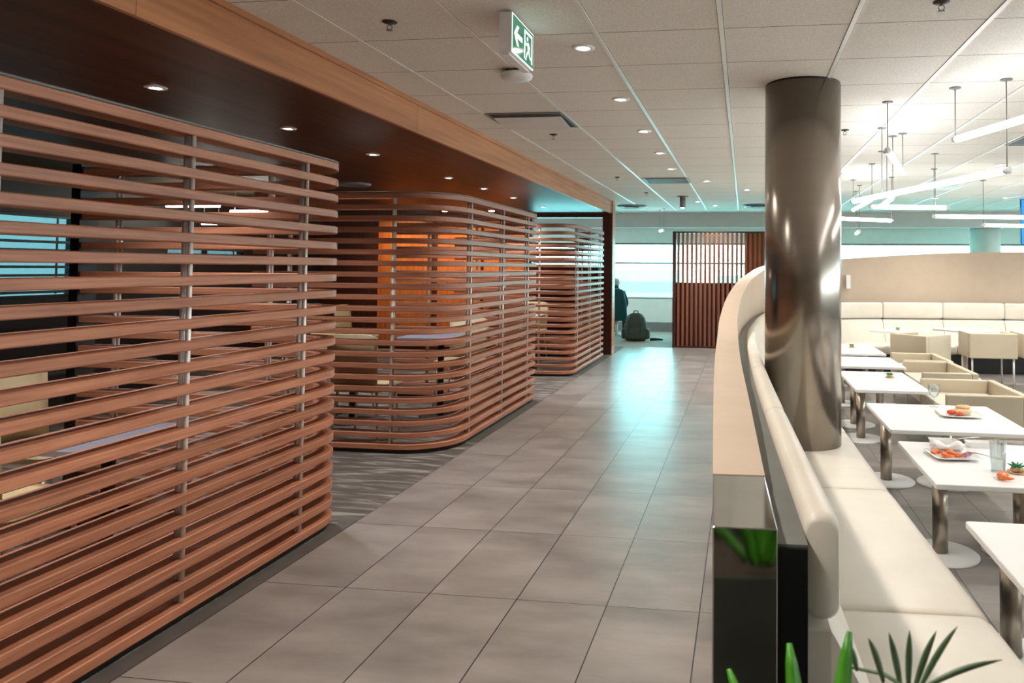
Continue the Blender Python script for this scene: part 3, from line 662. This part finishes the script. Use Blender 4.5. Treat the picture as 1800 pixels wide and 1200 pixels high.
dt(0.87, 1.70, 2.32, 3.12, [(1.0, 3.0), (1.36, 2.7)], 'nearest white dining table, cut by the right edge', foot=0.17)
dt(0.885, 1.74, 3.63, 4.50, [(1.0, 4.02), (1.42, 4.10)], 'white dining table set with prawns, glass and succulent, second nearest', foot=0.19)
dt(0.905, 1.755, 4.81, 5.74, [(0.975, 5.34), (1.37, 5.34)], 'white dining table with a sandwich plate and a wine glass, third nearest', foot=0.19)
dt(0.92, 1.52, 6.36, 7.50, [(1.0, 6.62), (1.03, 7.20)], 'white dining table with one succulent, next to the steel column', foot=0.19)
dt(0.95, 1.64, 7.88, 8.75, [(1.05, 8.3), (1.45, 8.3)], 'plain white dining table, fifth along the banquette', foot=0.19)
dt(1.0, 1.66, 9.05, 10.15, [(1.1, 9.6), (1.5, 9.6)], 'white dining table with a small pot, last along the banquette', foot=0.19)
dining_table(2.05, 10.38, 0.52, 0.52, [(0, 0)], 'pale square table turned cornerwise by the far banquette, left', 0.75, 0.64)
dining_table(2.95, 10.53, 0.58, 0.58, [(0, 0)], 'pale square table turned cornerwise by the far banquette, right', 0.6, 0.66)
dining_table(3.95, 10.60, 0.6, 0.6, [(0, 0)], 'pale square table by the far banquette at the right edge', 0.0, 0.64)

def tub_chair(x, y, rz, label, w=0.6, d=0.72, h=0.5, leg=0.17, back=None, group='tan leather tub chairs'):
    back = back or h
    t = empty('tub_chair', (x, y, 0), label, 'chair', group, rz)   # faces -x in its own frame
    MB().box((-w / 2, -d / 2 + 0.052, leg + 0.03), (w / 2 - 0.062, d / 2 - 0.052, leg + 0.22)).build('seat', 'leather_cream', t, bevel=0.015)
    MB().box((w / 2 - 0.06, -d / 2, leg), (w / 2, d / 2, back)).build('backrest', 'leather_tan', t, bevel=0.01)
    for s in (-1, 1):
        y0, y1 = sorted((s * d / 2, s * (d / 2 - 0.05)))
        MB().box((-w / 2, y0, leg), (w / 2 - 0.0605, y1, h)).build('armrest', 'leather_tan', t, bevel=0.01)
        for sx in (-1, 1):
            MB().tube([(sx * (w / 2 - 0.04), s * (d / 2 - 0.04), 0), (sx * (w / 2 - 0.04), s * (d / 2 - 0.04), leg)], 0.011, 10).build('leg', 'steel_rod', t)
    return t
tub_chair(2.04, 4.06, 0, 'tan leather tub chair at the prawn table', 0.55, 0.7)
tub_chair(1.85, 6.42, 0, 'tan leather tub chair right of the wine glass, nearest fully seen', 0.62, 0.88)
tub_chair(1.90, 7.68, 0, 'tan leather tub chair behind the nearest fully seen one', 0.50, 0.9)
tub_chair(1.93, 8.55, 0, 'tan leather tub chair, third along the banquette row', 0.50, 0.75)
tub_chair(2.18, 9.66, PI * 0.25 + PI, 'tan tub chair turned cornerwise before the far table', 0.55, 0.5, 0.66, 0.22)
tub_chair(3.03, 9.86, -PI / 2, 'tan tub chair with thin metal legs seen from behind, standing alone at right', 0.5, 0.56, 0.68, 0.375)
tub_chair(3.68, 9.92, -PI / 2, 'tan tub chair with metal legs cut by the right edge', 0.5, 0.56, 0.68, 0.375)

# things on the tables
def plate(x, y, s, lab, rz=0.1, z=TH):
    t = tag(MB().build('plate', 'china') if False else empty('plate', (x, y, z), lab, 'plate', None, rz))
    m = MB(); R = []
    for sc, zz in [(0.55, 0.0), (0.62, 0.001), (1.0, 0.016), (0.985, 0.019), (0.66, 0.006), (0.5, 0.005)]:
        R.append([(px_, py_, zz) for px_, py_ in rrect(s * sc, s * sc, s * sc * 0.16, 4)])
    m.rings(R, smooth=True).build('dish', 'china', t)
    return t
plate(1.10, 4.17, 0.24, 'square white plate of prawns on the second nearest table')
plate(1.46, 5.36, 0.28, 'square white plate under the sandwich on the third table', -0.05)
def prawn(x, y, z, rz, s, lab, grp):
    pts = [(s * 0.03 * math.cos(t), s * 0.03 * math.sin(t), 0.012 * s) for t in [0.2 + k * 0.42 for k in range(10)]]
    rs = [s * v for v in (0.004, 0.009, 0.012, 0.013, 0.0125, 0.012, 0.010, 0.008, 0.006, 0.003)]
    o = MB().tube(pts, rs, 10).build('prawn', 'prawn'); o.location = (x, y, z); o.rotation_euler = (0, 0, rz)
    return tag(o, lab, 'prawn', grp)
for i, (dx, dy, r) in enumerate([(-0.070, 0.005, 0.3), (-0.025, -0.04, 1.5), (0.025, -0.005, 2.6), (-0.02, 0.045, 4.0)]):
    prawn(1.10 + dx, 4.17 + dy, TH + 0.007, r, 0.95, 'orange cooked prawn, %s on the square plate' % ('leftmost', 'nearest to the plate front', 'rightmost', 'farthest back')[i], 'prawns on the plate')
prawn(1.25, 3.76, TH, 1.0, 1.3, 'single orange prawn lying on the bare tabletop edge', None)
t = empty('onion_slices', (1.16, 4.15, TH + 0.006), 'pink onion slices beside the prawns', 'garnish')
mo = MB()
for k in range(4): mo.tube([(0.02 * math.cos(a) + k * 0.006, -0.01 + 0.02 * math.sin(a), 0.008 + k * 0.005) for a in [j * 0.6 for j in range(9)]], 0.0035, 6)
mo.build('slices', 'onion', t)
t = empty('folded_napkin', (1.10, 4.27, TH + 0.020), 'crumpled white napkin behind the prawns', 'napkin')
m = MB(); R = []
for k in range(9):
    a = k / 8; R.append([(-0.08 + 0.16 * a, 0.05, 0.0), (-0.08 + 0.16 * a, 0.01, 0.03 + 0.015 * math.sin(a * 9)), (-0.08 + 0.16 * a, -0.03, 0.012 + 0.008 * math.cos(a * 7)), (-0.08 + 0.16 * a, -0.02, 0.0)])
m.rings(R, smooth=True).build('cloth', 'napkin', t)
def rect_dish(x, y, w, d, h, lab):
    t = empty('serving_dish', (x, y, TH), lab, 'dish')
    MB().rings([[(a, b, 0) for a, b in rrect(w * 0.85, d * 0.8, 0.01, 3)], [(a, b, h) for a, b in rrect(w, d, 0.012, 3)], [(a, b, h) for a, b in rrect(w - 0.01, d - 0.01, 0.01, 3)], [(a, b, 0.006) for a, b in rrect(w * 0.85 - 0.01, d * 0.8 - 0.01, 0.008, 3)]]).build('bowl', 'china', t)
rect_dish(1.12, 4.43, 0.15, 0.08, 0.035, 'white rectangular dish at the left back of the prawn table')
rect_dish(1.32, 4.43, 0.16, 0.08, 0.030, 'white rectangular dish at the right back of the prawn table')
def cutlery(x, y, rz, name, lab, z=TH):
    t = empty(name, (x, y, z), lab, name, None, rz)
    MB().tube([(0, 0, 0.003), (0.05, 0, 0.0035), (0.10, 0, 0.003)], [0.0035, 0.0025, 0.002], 8).build('handle', 'steel_rod', t)
    if name == 'fork':
        m = MB().box((0.10, -0.009, 0.002), (0.125, 0.009, 0.0035))
        for k in (-0.009, -0.003, 0.003): m.box((0.125, k + 0.0005, 0.002), (0.155, k + 0.0045, 0.0035))
        m.build('tines', 'steel_rod', t)
    else: MB().add([(0.10, -0.001, 0.001), (0.19, 0.0, 0.001), (0.17, 0.014, 0.001), (0.10, 0.012, 0.001), (0.10, -0.001, 0.003), (0.19, 0.0, 0.003), (0.17, 0.014, 0.003), (0.10, 0.012, 0.003)],
                   [(3, 2, 1, 0), (4, 5, 6, 7), (0, 1, 5, 4), (1, 2, 6, 5), (2, 3, 7, 6), (3, 0, 4, 7)]).build('blade', 'steel_rod', t)
cutlery(1.24, 4.28, -0.9, 'knife', 'steel knife lying right of the prawn plate')
cutlery(1.20, 4.44, 0.5, 'fork', 'steel fork between the two rectangular dishes', TH + 0.034)
def tumbler(x, y, lab, r=0.034, h=0.12, z=TH):
    t = empty('tumbler', (x, y, z), lab, 'glass')
    MB().lathe([(r * 0.82, 0), (r, h), (r - 0.002, h), (r * 0.82 - 0.002, 0.008)], n=28).build('vessel', 'drinking_glass', t)
tumbler(1.245, 3.90, 'clear straight tumbler beside the succulent bowl', 0.04, 0.15)
wg = empty('wine_glass', (1.37, 5.66, TH), 'clear stemmed wine glass on the third table', 'glass')
MB().lathe([(0.032, 0), (0.03, 0.003), (0.006, 0.006)], n=24).build('foot', 'drinking_glass', wg)
MB().tube([(0, 0, 0.0065), (0, 0, 0.06)], 0.0045, 10).build('stem', 'drinking_glass', wg)
MB().lathe([(0.005, 0.061), (0.03, 0.085), (0.042, 0.12), (0.044, 0.16), (0.042, 0.16), (0.04, 0.12), (0.028, 0.088), (0.003, 0.066)], n=28).build('bowl', 'drinking_glass', wg)
def succulent(x, y, s, lab, z=TH):
    t = empty('potted_succulent', (x, y, z), lab, 'plant', 'succulents on the tables')
    MB().lathe([(0.5 * s, 0), (0.62 * s, 0.12 * s), (0.58 * s, 0.13 * s), (0.45 * s, 0.04 * s)], n=24).build('saucer', 'bread', t)
    m = MB()
    for k in range(14):
        a = k * 2.4; r_ = 0.30 * s * math.sqrt((k + 0.5) / 14)
        m.ball((r_ * math.cos(a), r_ * math.sin(a), 0.22 * s + 0.1 * s * (1 - k / 14)), 0.16 * s, 10, 6)
    m.build('pebbles', 'pebbles', t)
    for k in range(12):
        a = k * 2 * PI / 12 + 0.2 * (k % 2); l = s * (0.62 if k % 2 else 0.5); up = 0.35 if k % 2 else 0.75
        pts = [(math.cos(a) * l * q * math.cos(up), math.sin(a) * l * q * math.cos(up), 0.36 * s + l * q * math.sin(up)) for q in (0, 0.35, 0.7, 1)]
        MB().tube(pts, [0.05 * s, 0.075 * s, 0.055 * s, 0.008 * s], 8).build('leaf', 'leaf_succulent', t)
succulent(1.33, 3.89, 0.075, 'green succulent on pebbles on the prawn table')
succulent(1.33, 7.10, 0.07, 'green succulent on the table next to the steel column')
succulent(1.36, 9.75, 0.07, 'tiny green succulent on the last table of the row')
succulent(2.05, 10.38, 0.06, 'tiny pot on the cornerwise far table', 0.64)
# sandwich
sw = empty('sandwich', (1.46, 5.36, TH + 0.007), 'open sandwich with red tomato on the white plate', 'sandwich', None, 0.2)
MB().ball((0.02, 0.0, 0.022), 0.062, 16, 8, (1.15, 0.8, 0.36)).build('bread_roll', 'bread', sw)
MB().ball((0.035, 0.01, 0.048), 0.05, 14, 8, (1.1, 0.8, 0.3)).build('bread_top', 'bread', sw)
MB().ball((-0.062, -0.012, 0.018), 0.024, 12, 8, (1.2, 1, 0.7)).build('tomato', 'tomato', sw)
MB().ball((-0.02, -0.05, 0.014), 0.02, 12, 8, (1.6, 0.8, 0.6)).build('tomato', 'tomato', sw)

# ------------------------------------------------------------------ booth furniture
def shell_chair(label, group='beige shell chairs in the booths'):
    t = empty('shell_chair', (0, 0, 0), label, 'chair', group)     # faces +y
    MB().rings([[(a, b, 0.42) for a, b in rrect(0.44, 0.42, 0.06, 4)], [(a, b, 0.45) for a, b in rrect(0.47, 0.45, 0.07, 4)], [(a, b, 0.475) for a, b in rrect(0.45, 0.43, 0.07, 4)]]).build('seat', 'shell_beige', t)
    m = MB(); R = []
    for k in range(9):
        x = -0.22 + 0.44 * k / 8; c = 0.05 * (1 - (x / 0.22) ** 2)
        e = 0.03 * (abs(x) / 0.22) ** 6
        R.append([(x * 0.9, -0.20 - c, 0.47), (x * 0.95, -0.225 - c, 0.65), (x, -0.25 - c, 0.90 - e), (x, -0.262 - c, 0.895 - e), (x * 0.95, -0.24 - c, 0.65), (x * 0.9, -0.215 - c, 0.47)])
    m.rings(R, smooth=True).build('backrest', 'shell_beige', t)
    for sx in (-1, 1):
        for sy in (-1, 1): MB().tube([(sx * 0.21, sy * 0.2, 0), (sx * 0.17, sy * 0.16, 0.42)], [0.009, 0.011], 10).build('leg', 'steel_rod', t)
    return t
def booth_table(x, y, w, d, h, top, lab):
    t = empty('booth_table', (x, y, 0), lab, 'table', 'tables in the booths')
    slab(MB(), rrect(w, d, 0.04, 4), h - 0.028, h).build('tabletop', top, t)
    MB().tube([(0, 0, 0.012), (0, 0, h - 0.0285)], 0.03, 16).build('leg', 'vent_dark', t)
    MB().lathe([(0.2, 0), (0.2, 0.01), (0.02, 0.0118)], n=28).build('base', 'vent_dark', t)
booth_table(-3.05, 3.25, 0.66, 0.62, 0.62, 'table_blue', 'grey blue booth table behind the nearest screen, right')
booth_table(-3.15, 2.05, 0.66, 0.62, 0.62, 'table_cream', 'cream booth table behind the nearest screen, left')
booth_table(-3.62, 6.55, 0.6, 0.6, 0.52, 'table_cream', 'cream low table behind the middle screen, left')
booth_table(-2.92, 6.93, 0.66, 0.6, 0.78, 'table_blue', 'grey blue table behind the middle screen, right')
booth_table(-3.3, 10.70, 0.66, 0.6, 0.74, 'table_cream', 'table behind the farthest slatted screen')
c0 = shell_chair('beige shell chair in the nearest booth, farthest left')
c0.location = (-4.02, 3.02, 0); c0.rotation_euler = (0, 0, -PI / 2 + 0.1)
for x, y, rz, lab in [(-3.75, 3.60, -PI / 2, 'beige shell chair in the nearest booth, turned beside the end post'),
                      (-3.80, 2.45, -PI / 2, 'beige shell chair in the nearest booth, middle of the left side'),
                      (-3.05, 2.72, 0.1, 'beige shell chair between the two tables of the nearest booth'),
                      (-3.15, 5.93, 0.0, 'beige shell chair in the middle booth, nearest to the rounded corner'),
                      (-2.95, 7.50, PI, 'beige shell chair in the middle booth, back to its far slats'),
                      (-3.95, 7.0, -PI / 2, 'beige shell chair in the middle booth, on its left side'),
                      (-3.3, 10.13, 0, 'beige shell chair in the farthest booth, near side'),
                      (-3.3, 11.3, PI, 'beige shell chair in the farthest booth, far side'),
                      (-5.4, 8.6, -PI / 2, 'beige shell chair beyond the booths on the left, nearer'),
                      (-5.4, 9.9, -PI / 2, 'beige shell chair beyond the booths on the left, farther')]:
    copy_tree(c0, (x, y, 0), rz, lab)
# upholstered low cabinets glimpsed in the dark behind the booths
for x, y, w, d, h, lab in [(-6.9, 6.6, 0.9, 1.8, 0.42, 'low dark sofa under the left window')]:
    t = empty('low_sofa', (x, y, 0), lab, 'sofa')
    MB().box((-w / 2, -d / 2, 0.08), (w / 2, d / 2, h)).build('seat', 'black_plastic', t, bevel=0.03)
    MB().box((-w / 2, -d / 2, h + 0.001), (-w / 2 + 0.2, d / 2, h + 0.36)).build('backrest', 'black_plastic', t, bevel=0.03)
    for sx in (-1, 1):
        for sy in (-1, 1): MB().tube([(sx * (w / 2 - 0.08), sy * (d / 2 - 0.08), 0), (sx * (w / 2 - 0.08), sy * (d / 2 - 0.08), 0.08)], 0.015, 8).build('leg', 'steel_rod', t)

# ------------------------------------------------------------------ far vertical slat screen
vs = empty('vertical_slat_screen', (-0.45, 13.66, 0), 'tall screen of upright wood slats at the end of the corridor', 'screen')
SH = 2.13
MB().box((-0.85, -0.04, 0.0), (-0.79, 0.12, SH)).build('frame_post', 'dark_wood', vs)
x = -0.765; k = 0
while x < 1.3:
    MB().box((x, -0.03, 0.03), (x + 0.042, 0.05, SH - 0.03)).build('slat', 'screen_wood', vs); x += 0.082; k += 1
MB().box((-0.789, -0.04, SH - 0.029), (1.34, 0.1, SH)).build('top_rail', 'dark_wood', vs)
MB().box((-0.789, -0.04, 0.0), (1.34, 0.1, 0.029)).build('bottom_rail', 'dark_wood', vs)
MB().box((-0.789, 0.055, 0.03), (1.34, 0.075, 1.19)).build('back_panel', 'vent_dark', vs)
MB().box((0.46, 0.055, 1.191), (1.34, 0.075, SH - 0.03)).build('upper_panel', 'orange_wood', vs)

# ------------------------------------------------------------------ far chair, person, backpack
ch = empty('swivel_chair', (-2.70, 15.75, 0), 'dark teal high-backed swivel chair facing the far windows', 'chair')
m = MB(); R = []
for k in range(11):
    x = -0.26 + 0.52 * k / 10; c = 0.07 * (1 - (x / 0.26) ** 2); e = 0.05 * (abs(x) / 0.26) ** 4
    R.append([(x * 1.0, -0.20 - c, 0.36), (x * 0.98, -0.27 - c, 0.70), (x * 0.78, -0.33 - c, 1.02 - e), (x * 0.78, -0.38 - c, 1.01 - e), (x * 0.98, -0.33 - c, 0.70), (x * 1.0, -0.26 - c, 0.36)])
m.rings(R, smooth=True).build('backrest', 'teal_fabric', ch)
MB().rings([[(a, b, 0.33) for a, b in rrect(0.46, 0.46, 0.08, 4)], [(a, b, 0.37) for a, b in rrect(0.52, 0.5, 0.09, 4)], [(a, b, 0.43) for a, b in rrect(0.5, 0.48, 0.09, 4)]], smooth=False).build('seat', 'teal_fabric', ch)
MB().tube([(0, 0, 0.03), (0, 0, 0.33)], 0.03, 16).build('pedestal', 'steel_rod', ch)
for k in range(4):
    a = PI / 4 + k * PI / 2
    MB().tube([(0, 0, 0.045), (0.29 * math.cos(a), 0.29 * math.sin(a), 0.016)], [0.02, 0.014], 10).build('foot', 'steel_rod', ch)
# seated person, seen from behind: one continuous body grown with a skin modifier
def skinned(name, verts, edges, radii, m, parent, root=0, sub=2):
    me = bpy.data.meshes.new(name); me.from_pydata(verts, edges, []); me.update()
    o = bpy.data.objects.new(name, me); COL.objects.link(o)
    if parent: o.parent = parent
    sk = o.modifiers.new('skin', 'SKIN'); sk.use_smooth_shade = True
    for i, r in enumerate(radii):
        sv = me.skin_vertices[0].data[i]; sv.radius = (r, r) if not isinstance(r, tuple) else r; sv.use_root = (i == root)
    o.modifiers.new('sub', 'SUBSURF').levels = sub; o.modifiers['sub'].render_levels = sub
    me.materials.append(MATS[m]); return o
pr = empty('person', (-2.72, 15.78, 0), 'seated person with short grey hair, seen from behind facing the far windows', 'person')
V = [(0, -0.05, 0.575), (0, -0.08, 0.68), (0, -0.10, 0.82), (0, -0.09, 0.93), (0, -0.07, 1.01), (0, -0.045, 1.08), (0, -0.035, 1.15),
     (-0.17, -0.07, 0.92), (-0.23, 0.02, 0.70), (-0.17, 0.22, 0.60), (-0.13, 0.29, 0.59), (0.17, -0.07, 0.92), (0.23, 0.02, 0.70), (0.17, 0.22, 0.60), (0.13, 0.29, 0.59),
     (-0.09, 0.02, 0.54), (-0.11, 0.40, 0.52), (-0.11, 0.43, 0.10), (-0.11, 0.55, 0.045), (0.09, 0.02, 0.54), (0.11, 0.40, 0.52), (0.11, 0.43, 0.10), (0.11, 0.55, 0.045)]
Ed = [(0, 1), (1, 2), (2, 3), (3, 4), (4, 5), (5, 6), (3, 7), (7, 8), (8, 9), (9, 10), (3, 11), (11, 12), (12, 13), (13, 14), (0, 15), (15, 16), (16, 17), (17, 18), (0, 19), (19, 20), (20, 21), (21, 22)]
Rd = [0.13, 0.13, 0.14, 0.12, 0.06, 0.07, 0.085, 0.06, 0.045, 0.036, 0.03, 0.06, 0.045, 0.036, 0.03, 0.085, 0.06, 0.042, 0.035, 0.085, 0.06, 0.042, 0.035]
body = skinned('body', V, Ed, Rd, 'shirt_dark', pr)
MB().ball((0, -0.035, 1.125), 0.085, 20, 14, (0.88, 1.08, 1.18)).build('head', 'skin', pr)
MB().ball((0, -0.048, 1.145), 0.088, 20, 14, (0.92, 1.02, 1.02)).build('hair', 'hair_grey', pr)
for s in (-1, 1): MB().ball((s * 0.078, -0.03, 1.115), 0.018, 10, 8, (0.4, 0.8, 1.3)).build('ear', 'skin', pr)
MB().ball((0, 0.062, 1.11), 0.016, 10, 8, (0.8, 1, 1.3)).build('nose', 'skin', pr)
for s in (-1, 1):
    hm = MB().ball((s * 0.125, 0.32, 0.585), 0.034, 12, 8, (0.9, 1.2, 0.5))
    for k in range(4):
        x = s * 0.125 - 0.026 + k * 0.0175; l = (0.055, 0.065, 0.062, 0.048)[k]
        hm.tube([(x, 0.345, 0.588), (x, 0.345 + l * 0.6, 0.585), (x, 0.345 + l, 0.570)], [0.009, 0.008, 0.006], 8)
    hm.tube([(s * 0.095, 0.31, 0.585), (s * 0.082, 0.335, 0.582), (s * 0.082, 0.355, 0.575)], [0.010, 0.009, 0.007], 8)
    hm.build('hand', 'skin', pr)
bp = empty('backpack', (-2.14, 14.75, 0), 'dark green backpack with straps standing on the floor beside the teal chair', 'backpack')
m = MB(); R = []
for z, w, d in [(0.0, 0.36, 0.22), (0.03, 0.42, 0.28), (0.18, 0.46, 0.31), (0.34, 0.44, 0.29), (0.46, 0.36, 0.24), (0.53, 0.24, 0.17), (0.555, 0.12, 0.1)]:
    R.append([(a, b, z) for a, b in rrect(w, d, min(w, d) * 0.38, 5)])
m.rings(R, smooth=True).build('bag_body', 'bag_green', bp)
m = MB(); R = []
for z, w in [(0.04, 0.22), (0.07, 0.28), (0.18, 0.29), (0.24, 0.24), (0.26, 0.16)]: R.append([(a, b - 0.155, z) for a, b in rrect(w, 0.11, 0.045, 4)])
m.rings(R, smooth=True).build('front_pocket', 'bag_green', bp)
for s in (-1, 1):
    m = MB(); R = []
    for z, w in [(0.04, 0.07), (0.07, 0.10), (0.2, 0.10), (0.24, 0.06)]: R.append([(a + s * 0.23, b, z) for a, b in rrect(w, 0.18, 0.03, 4)])
    m.rings(R, smooth=True).build('side_pocket', 'bag_green', bp)
    MB().tube([(s * 0.1, -0.10, 0.50), (s * 0.12, -0.165, 0.40), (s * 0.12, -0.20, 0.22), (s * 0.11, -0.19, 0.05)], 0.012, 8).build('strap', 'black_plastic', bp)
MB().tube([(-0.05, 0, 0.54), (-0.045, 0, 0.585), (0, 0, 0.60), (0.045, 0, 0.585), (0.05, 0, 0.54)], 0.010, 8).build('handle', 'black_plastic', bp)
tg = tag(MB().tube([(0, 0, 0.025), (0.09, -0.02, 0.03), (0.17, 0.0, 0.028), (0.26, -0.01, 0.02)], [0.03, 0.028, 0.022, 0.012], 10).build('umbrella', 'black_plastic'), 'dark folded umbrella lying on the carpet by the backpack', 'umbrella')
tg.location = (-1.86, 14.85, 0)

# ------------------------------------------------------------------ foreground plants
pl = empty('planter', (0.22, 0.95, 0), 'low grey planter box just below the picture holding the plants', 'planter')
MB().rings([[(a, b, 0) for a, b in rrect(0.60, 0.44, 0.02, 3)], [(a, b, 0.62) for a, b in rrect(0.60, 0.44, 0.02, 3)], [(a, b, 0.62) for a, b in rrect(0.56, 0.40, 0.02, 3)], [(a, b, 0.55) for a, b in rrect(0.56, 0.40, 0.02, 3)]]).build('box', 'planter_grey', pl)
MB().box((-0.27, -0.19, 0.551), (0.27, 0.19, 0.575)).build('soil', 'soil', pl)
def blade(root, base, tip, w, m, bend=0.1, name='leaf', n=11):
    blunt = name == 'leaf'
    base = Vector(base); tip = Vector(tip); d = tip - base; side = d.cross(Vector((0, 1, 0)))
    if side.length < 1e-4: side = Vector((1, 0, 0))
    side.normalize(); nrm = side.cross(d).normalized()
    out = Vector((d.x, d.y, 0)); R = []
    for k in range(n):
        t = k / (n - 1)
        p = base + d * t + Vector((0, 0, 1)) * bend * math.sin(PI * t)
        ww = w * ((math.sin(PI * (0.2 + 0.8 * t)) ** 0.4 if blunt else math.sin(PI * (0.12 + 0.88 * t)) ** 0.7) if t < 0.97 else (0.25 if blunt else 0.08))
        R.append([p + side * ww / 2, p - nrm * ww * 0.16 + nrm * 0.0, p - side * ww / 2, p + nrm * 0.0018 + (-nrm) * ww * 0.08])
    return MB().rings(R, smooth=True).build(name, m, root)
br = empty('leafy_plant', (0.10, 1.0, 0.576), 'bright green strap-leaved plant at the bottom edge', 'plant')
def L(p): return (p[0] - 0.10, p[1] - 1.0, p[2] - 0.576)
for tip, b_, w in [((-0.02, 1.10, 0.872), (0.075, 1.02, 0.60), 0.026), ((0.066, 1.10, 0.915), (0.095, 1.02, 0.60), 0.030), ((0.150, 1.10, 0.938), (0.10, 1.03, 0.60), 0.030),
                 ((0.18, 1.14, 0.83), (0.12, 1.03, 0.60), 0.030), ((0.02, 1.15, 0.80), (0.08, 1.03, 0.60), 0.030), ((-0.10, 1.02, 0.75), (0.06, 1.0, 0.60), 0.030), ((0.14, 0.88, 0.80), (0.1, 0.98, 0.60), 0.02), ((0.03, 0.85, 0.78), (0.08, 0.98, 0.60), 0.030)]:
    blade(br, L(b_), L(tip), w, 'leaf_bright', 0.02)
pm = empty('palm_plant', (0.30, 1.0, 0.576), 'dark green palm frond with thin leaflets at the bottom right', 'plant')
def L2(p): return (p[0] - 0.30, p[1] - 1.0, p[2] - 0.576)
MB().tube([L2((0.30, 1.0, 0.58)), L2((0.27, 1.06, 0.74)), L2((0.235, 1.10, 0.862)), L2((0.20, 1.12, 0.872)), L2((0.15, 1.14, 0.868))], [0.006, 0.005, 0.004, 0.003, 0.002], 8).build('stem', 'leaf_dark', pm)
for tip, b_ in [((0.150, 1.12, 0.91), (0.165, 1.13, 0.868)), ((0.176, 1.1, 0.930), (0.20, 1.12, 0.860)), ((0.204, 1.1, 0.940), (0.222, 1.11, 0.858)), ((0.232, 1.1, 0.945), (0.232, 1.11, 0.858)),
               ((0.268, 1.1, 0.947), (0.240, 1.11, 0.858)), ((0.296, 1.1, 0.955), (0.248, 1.11, 0.862)), ((0.355, 1.1, 0.914), (0.252, 1.11, 0.862)), ((0.35, 1.12, 0.86), (0.262, 1.08, 0.82)),
               ((0.19, 1.15, 0.82), (0.26, 1.08, 0.80)), ((0.36, 1.0, 0.80), (0.28, 1.04, 0.72))]:
    blade(pm, L2(b_), L2(tip), 0.0095, 'leaf_dark', 0.006, 'leaflet')
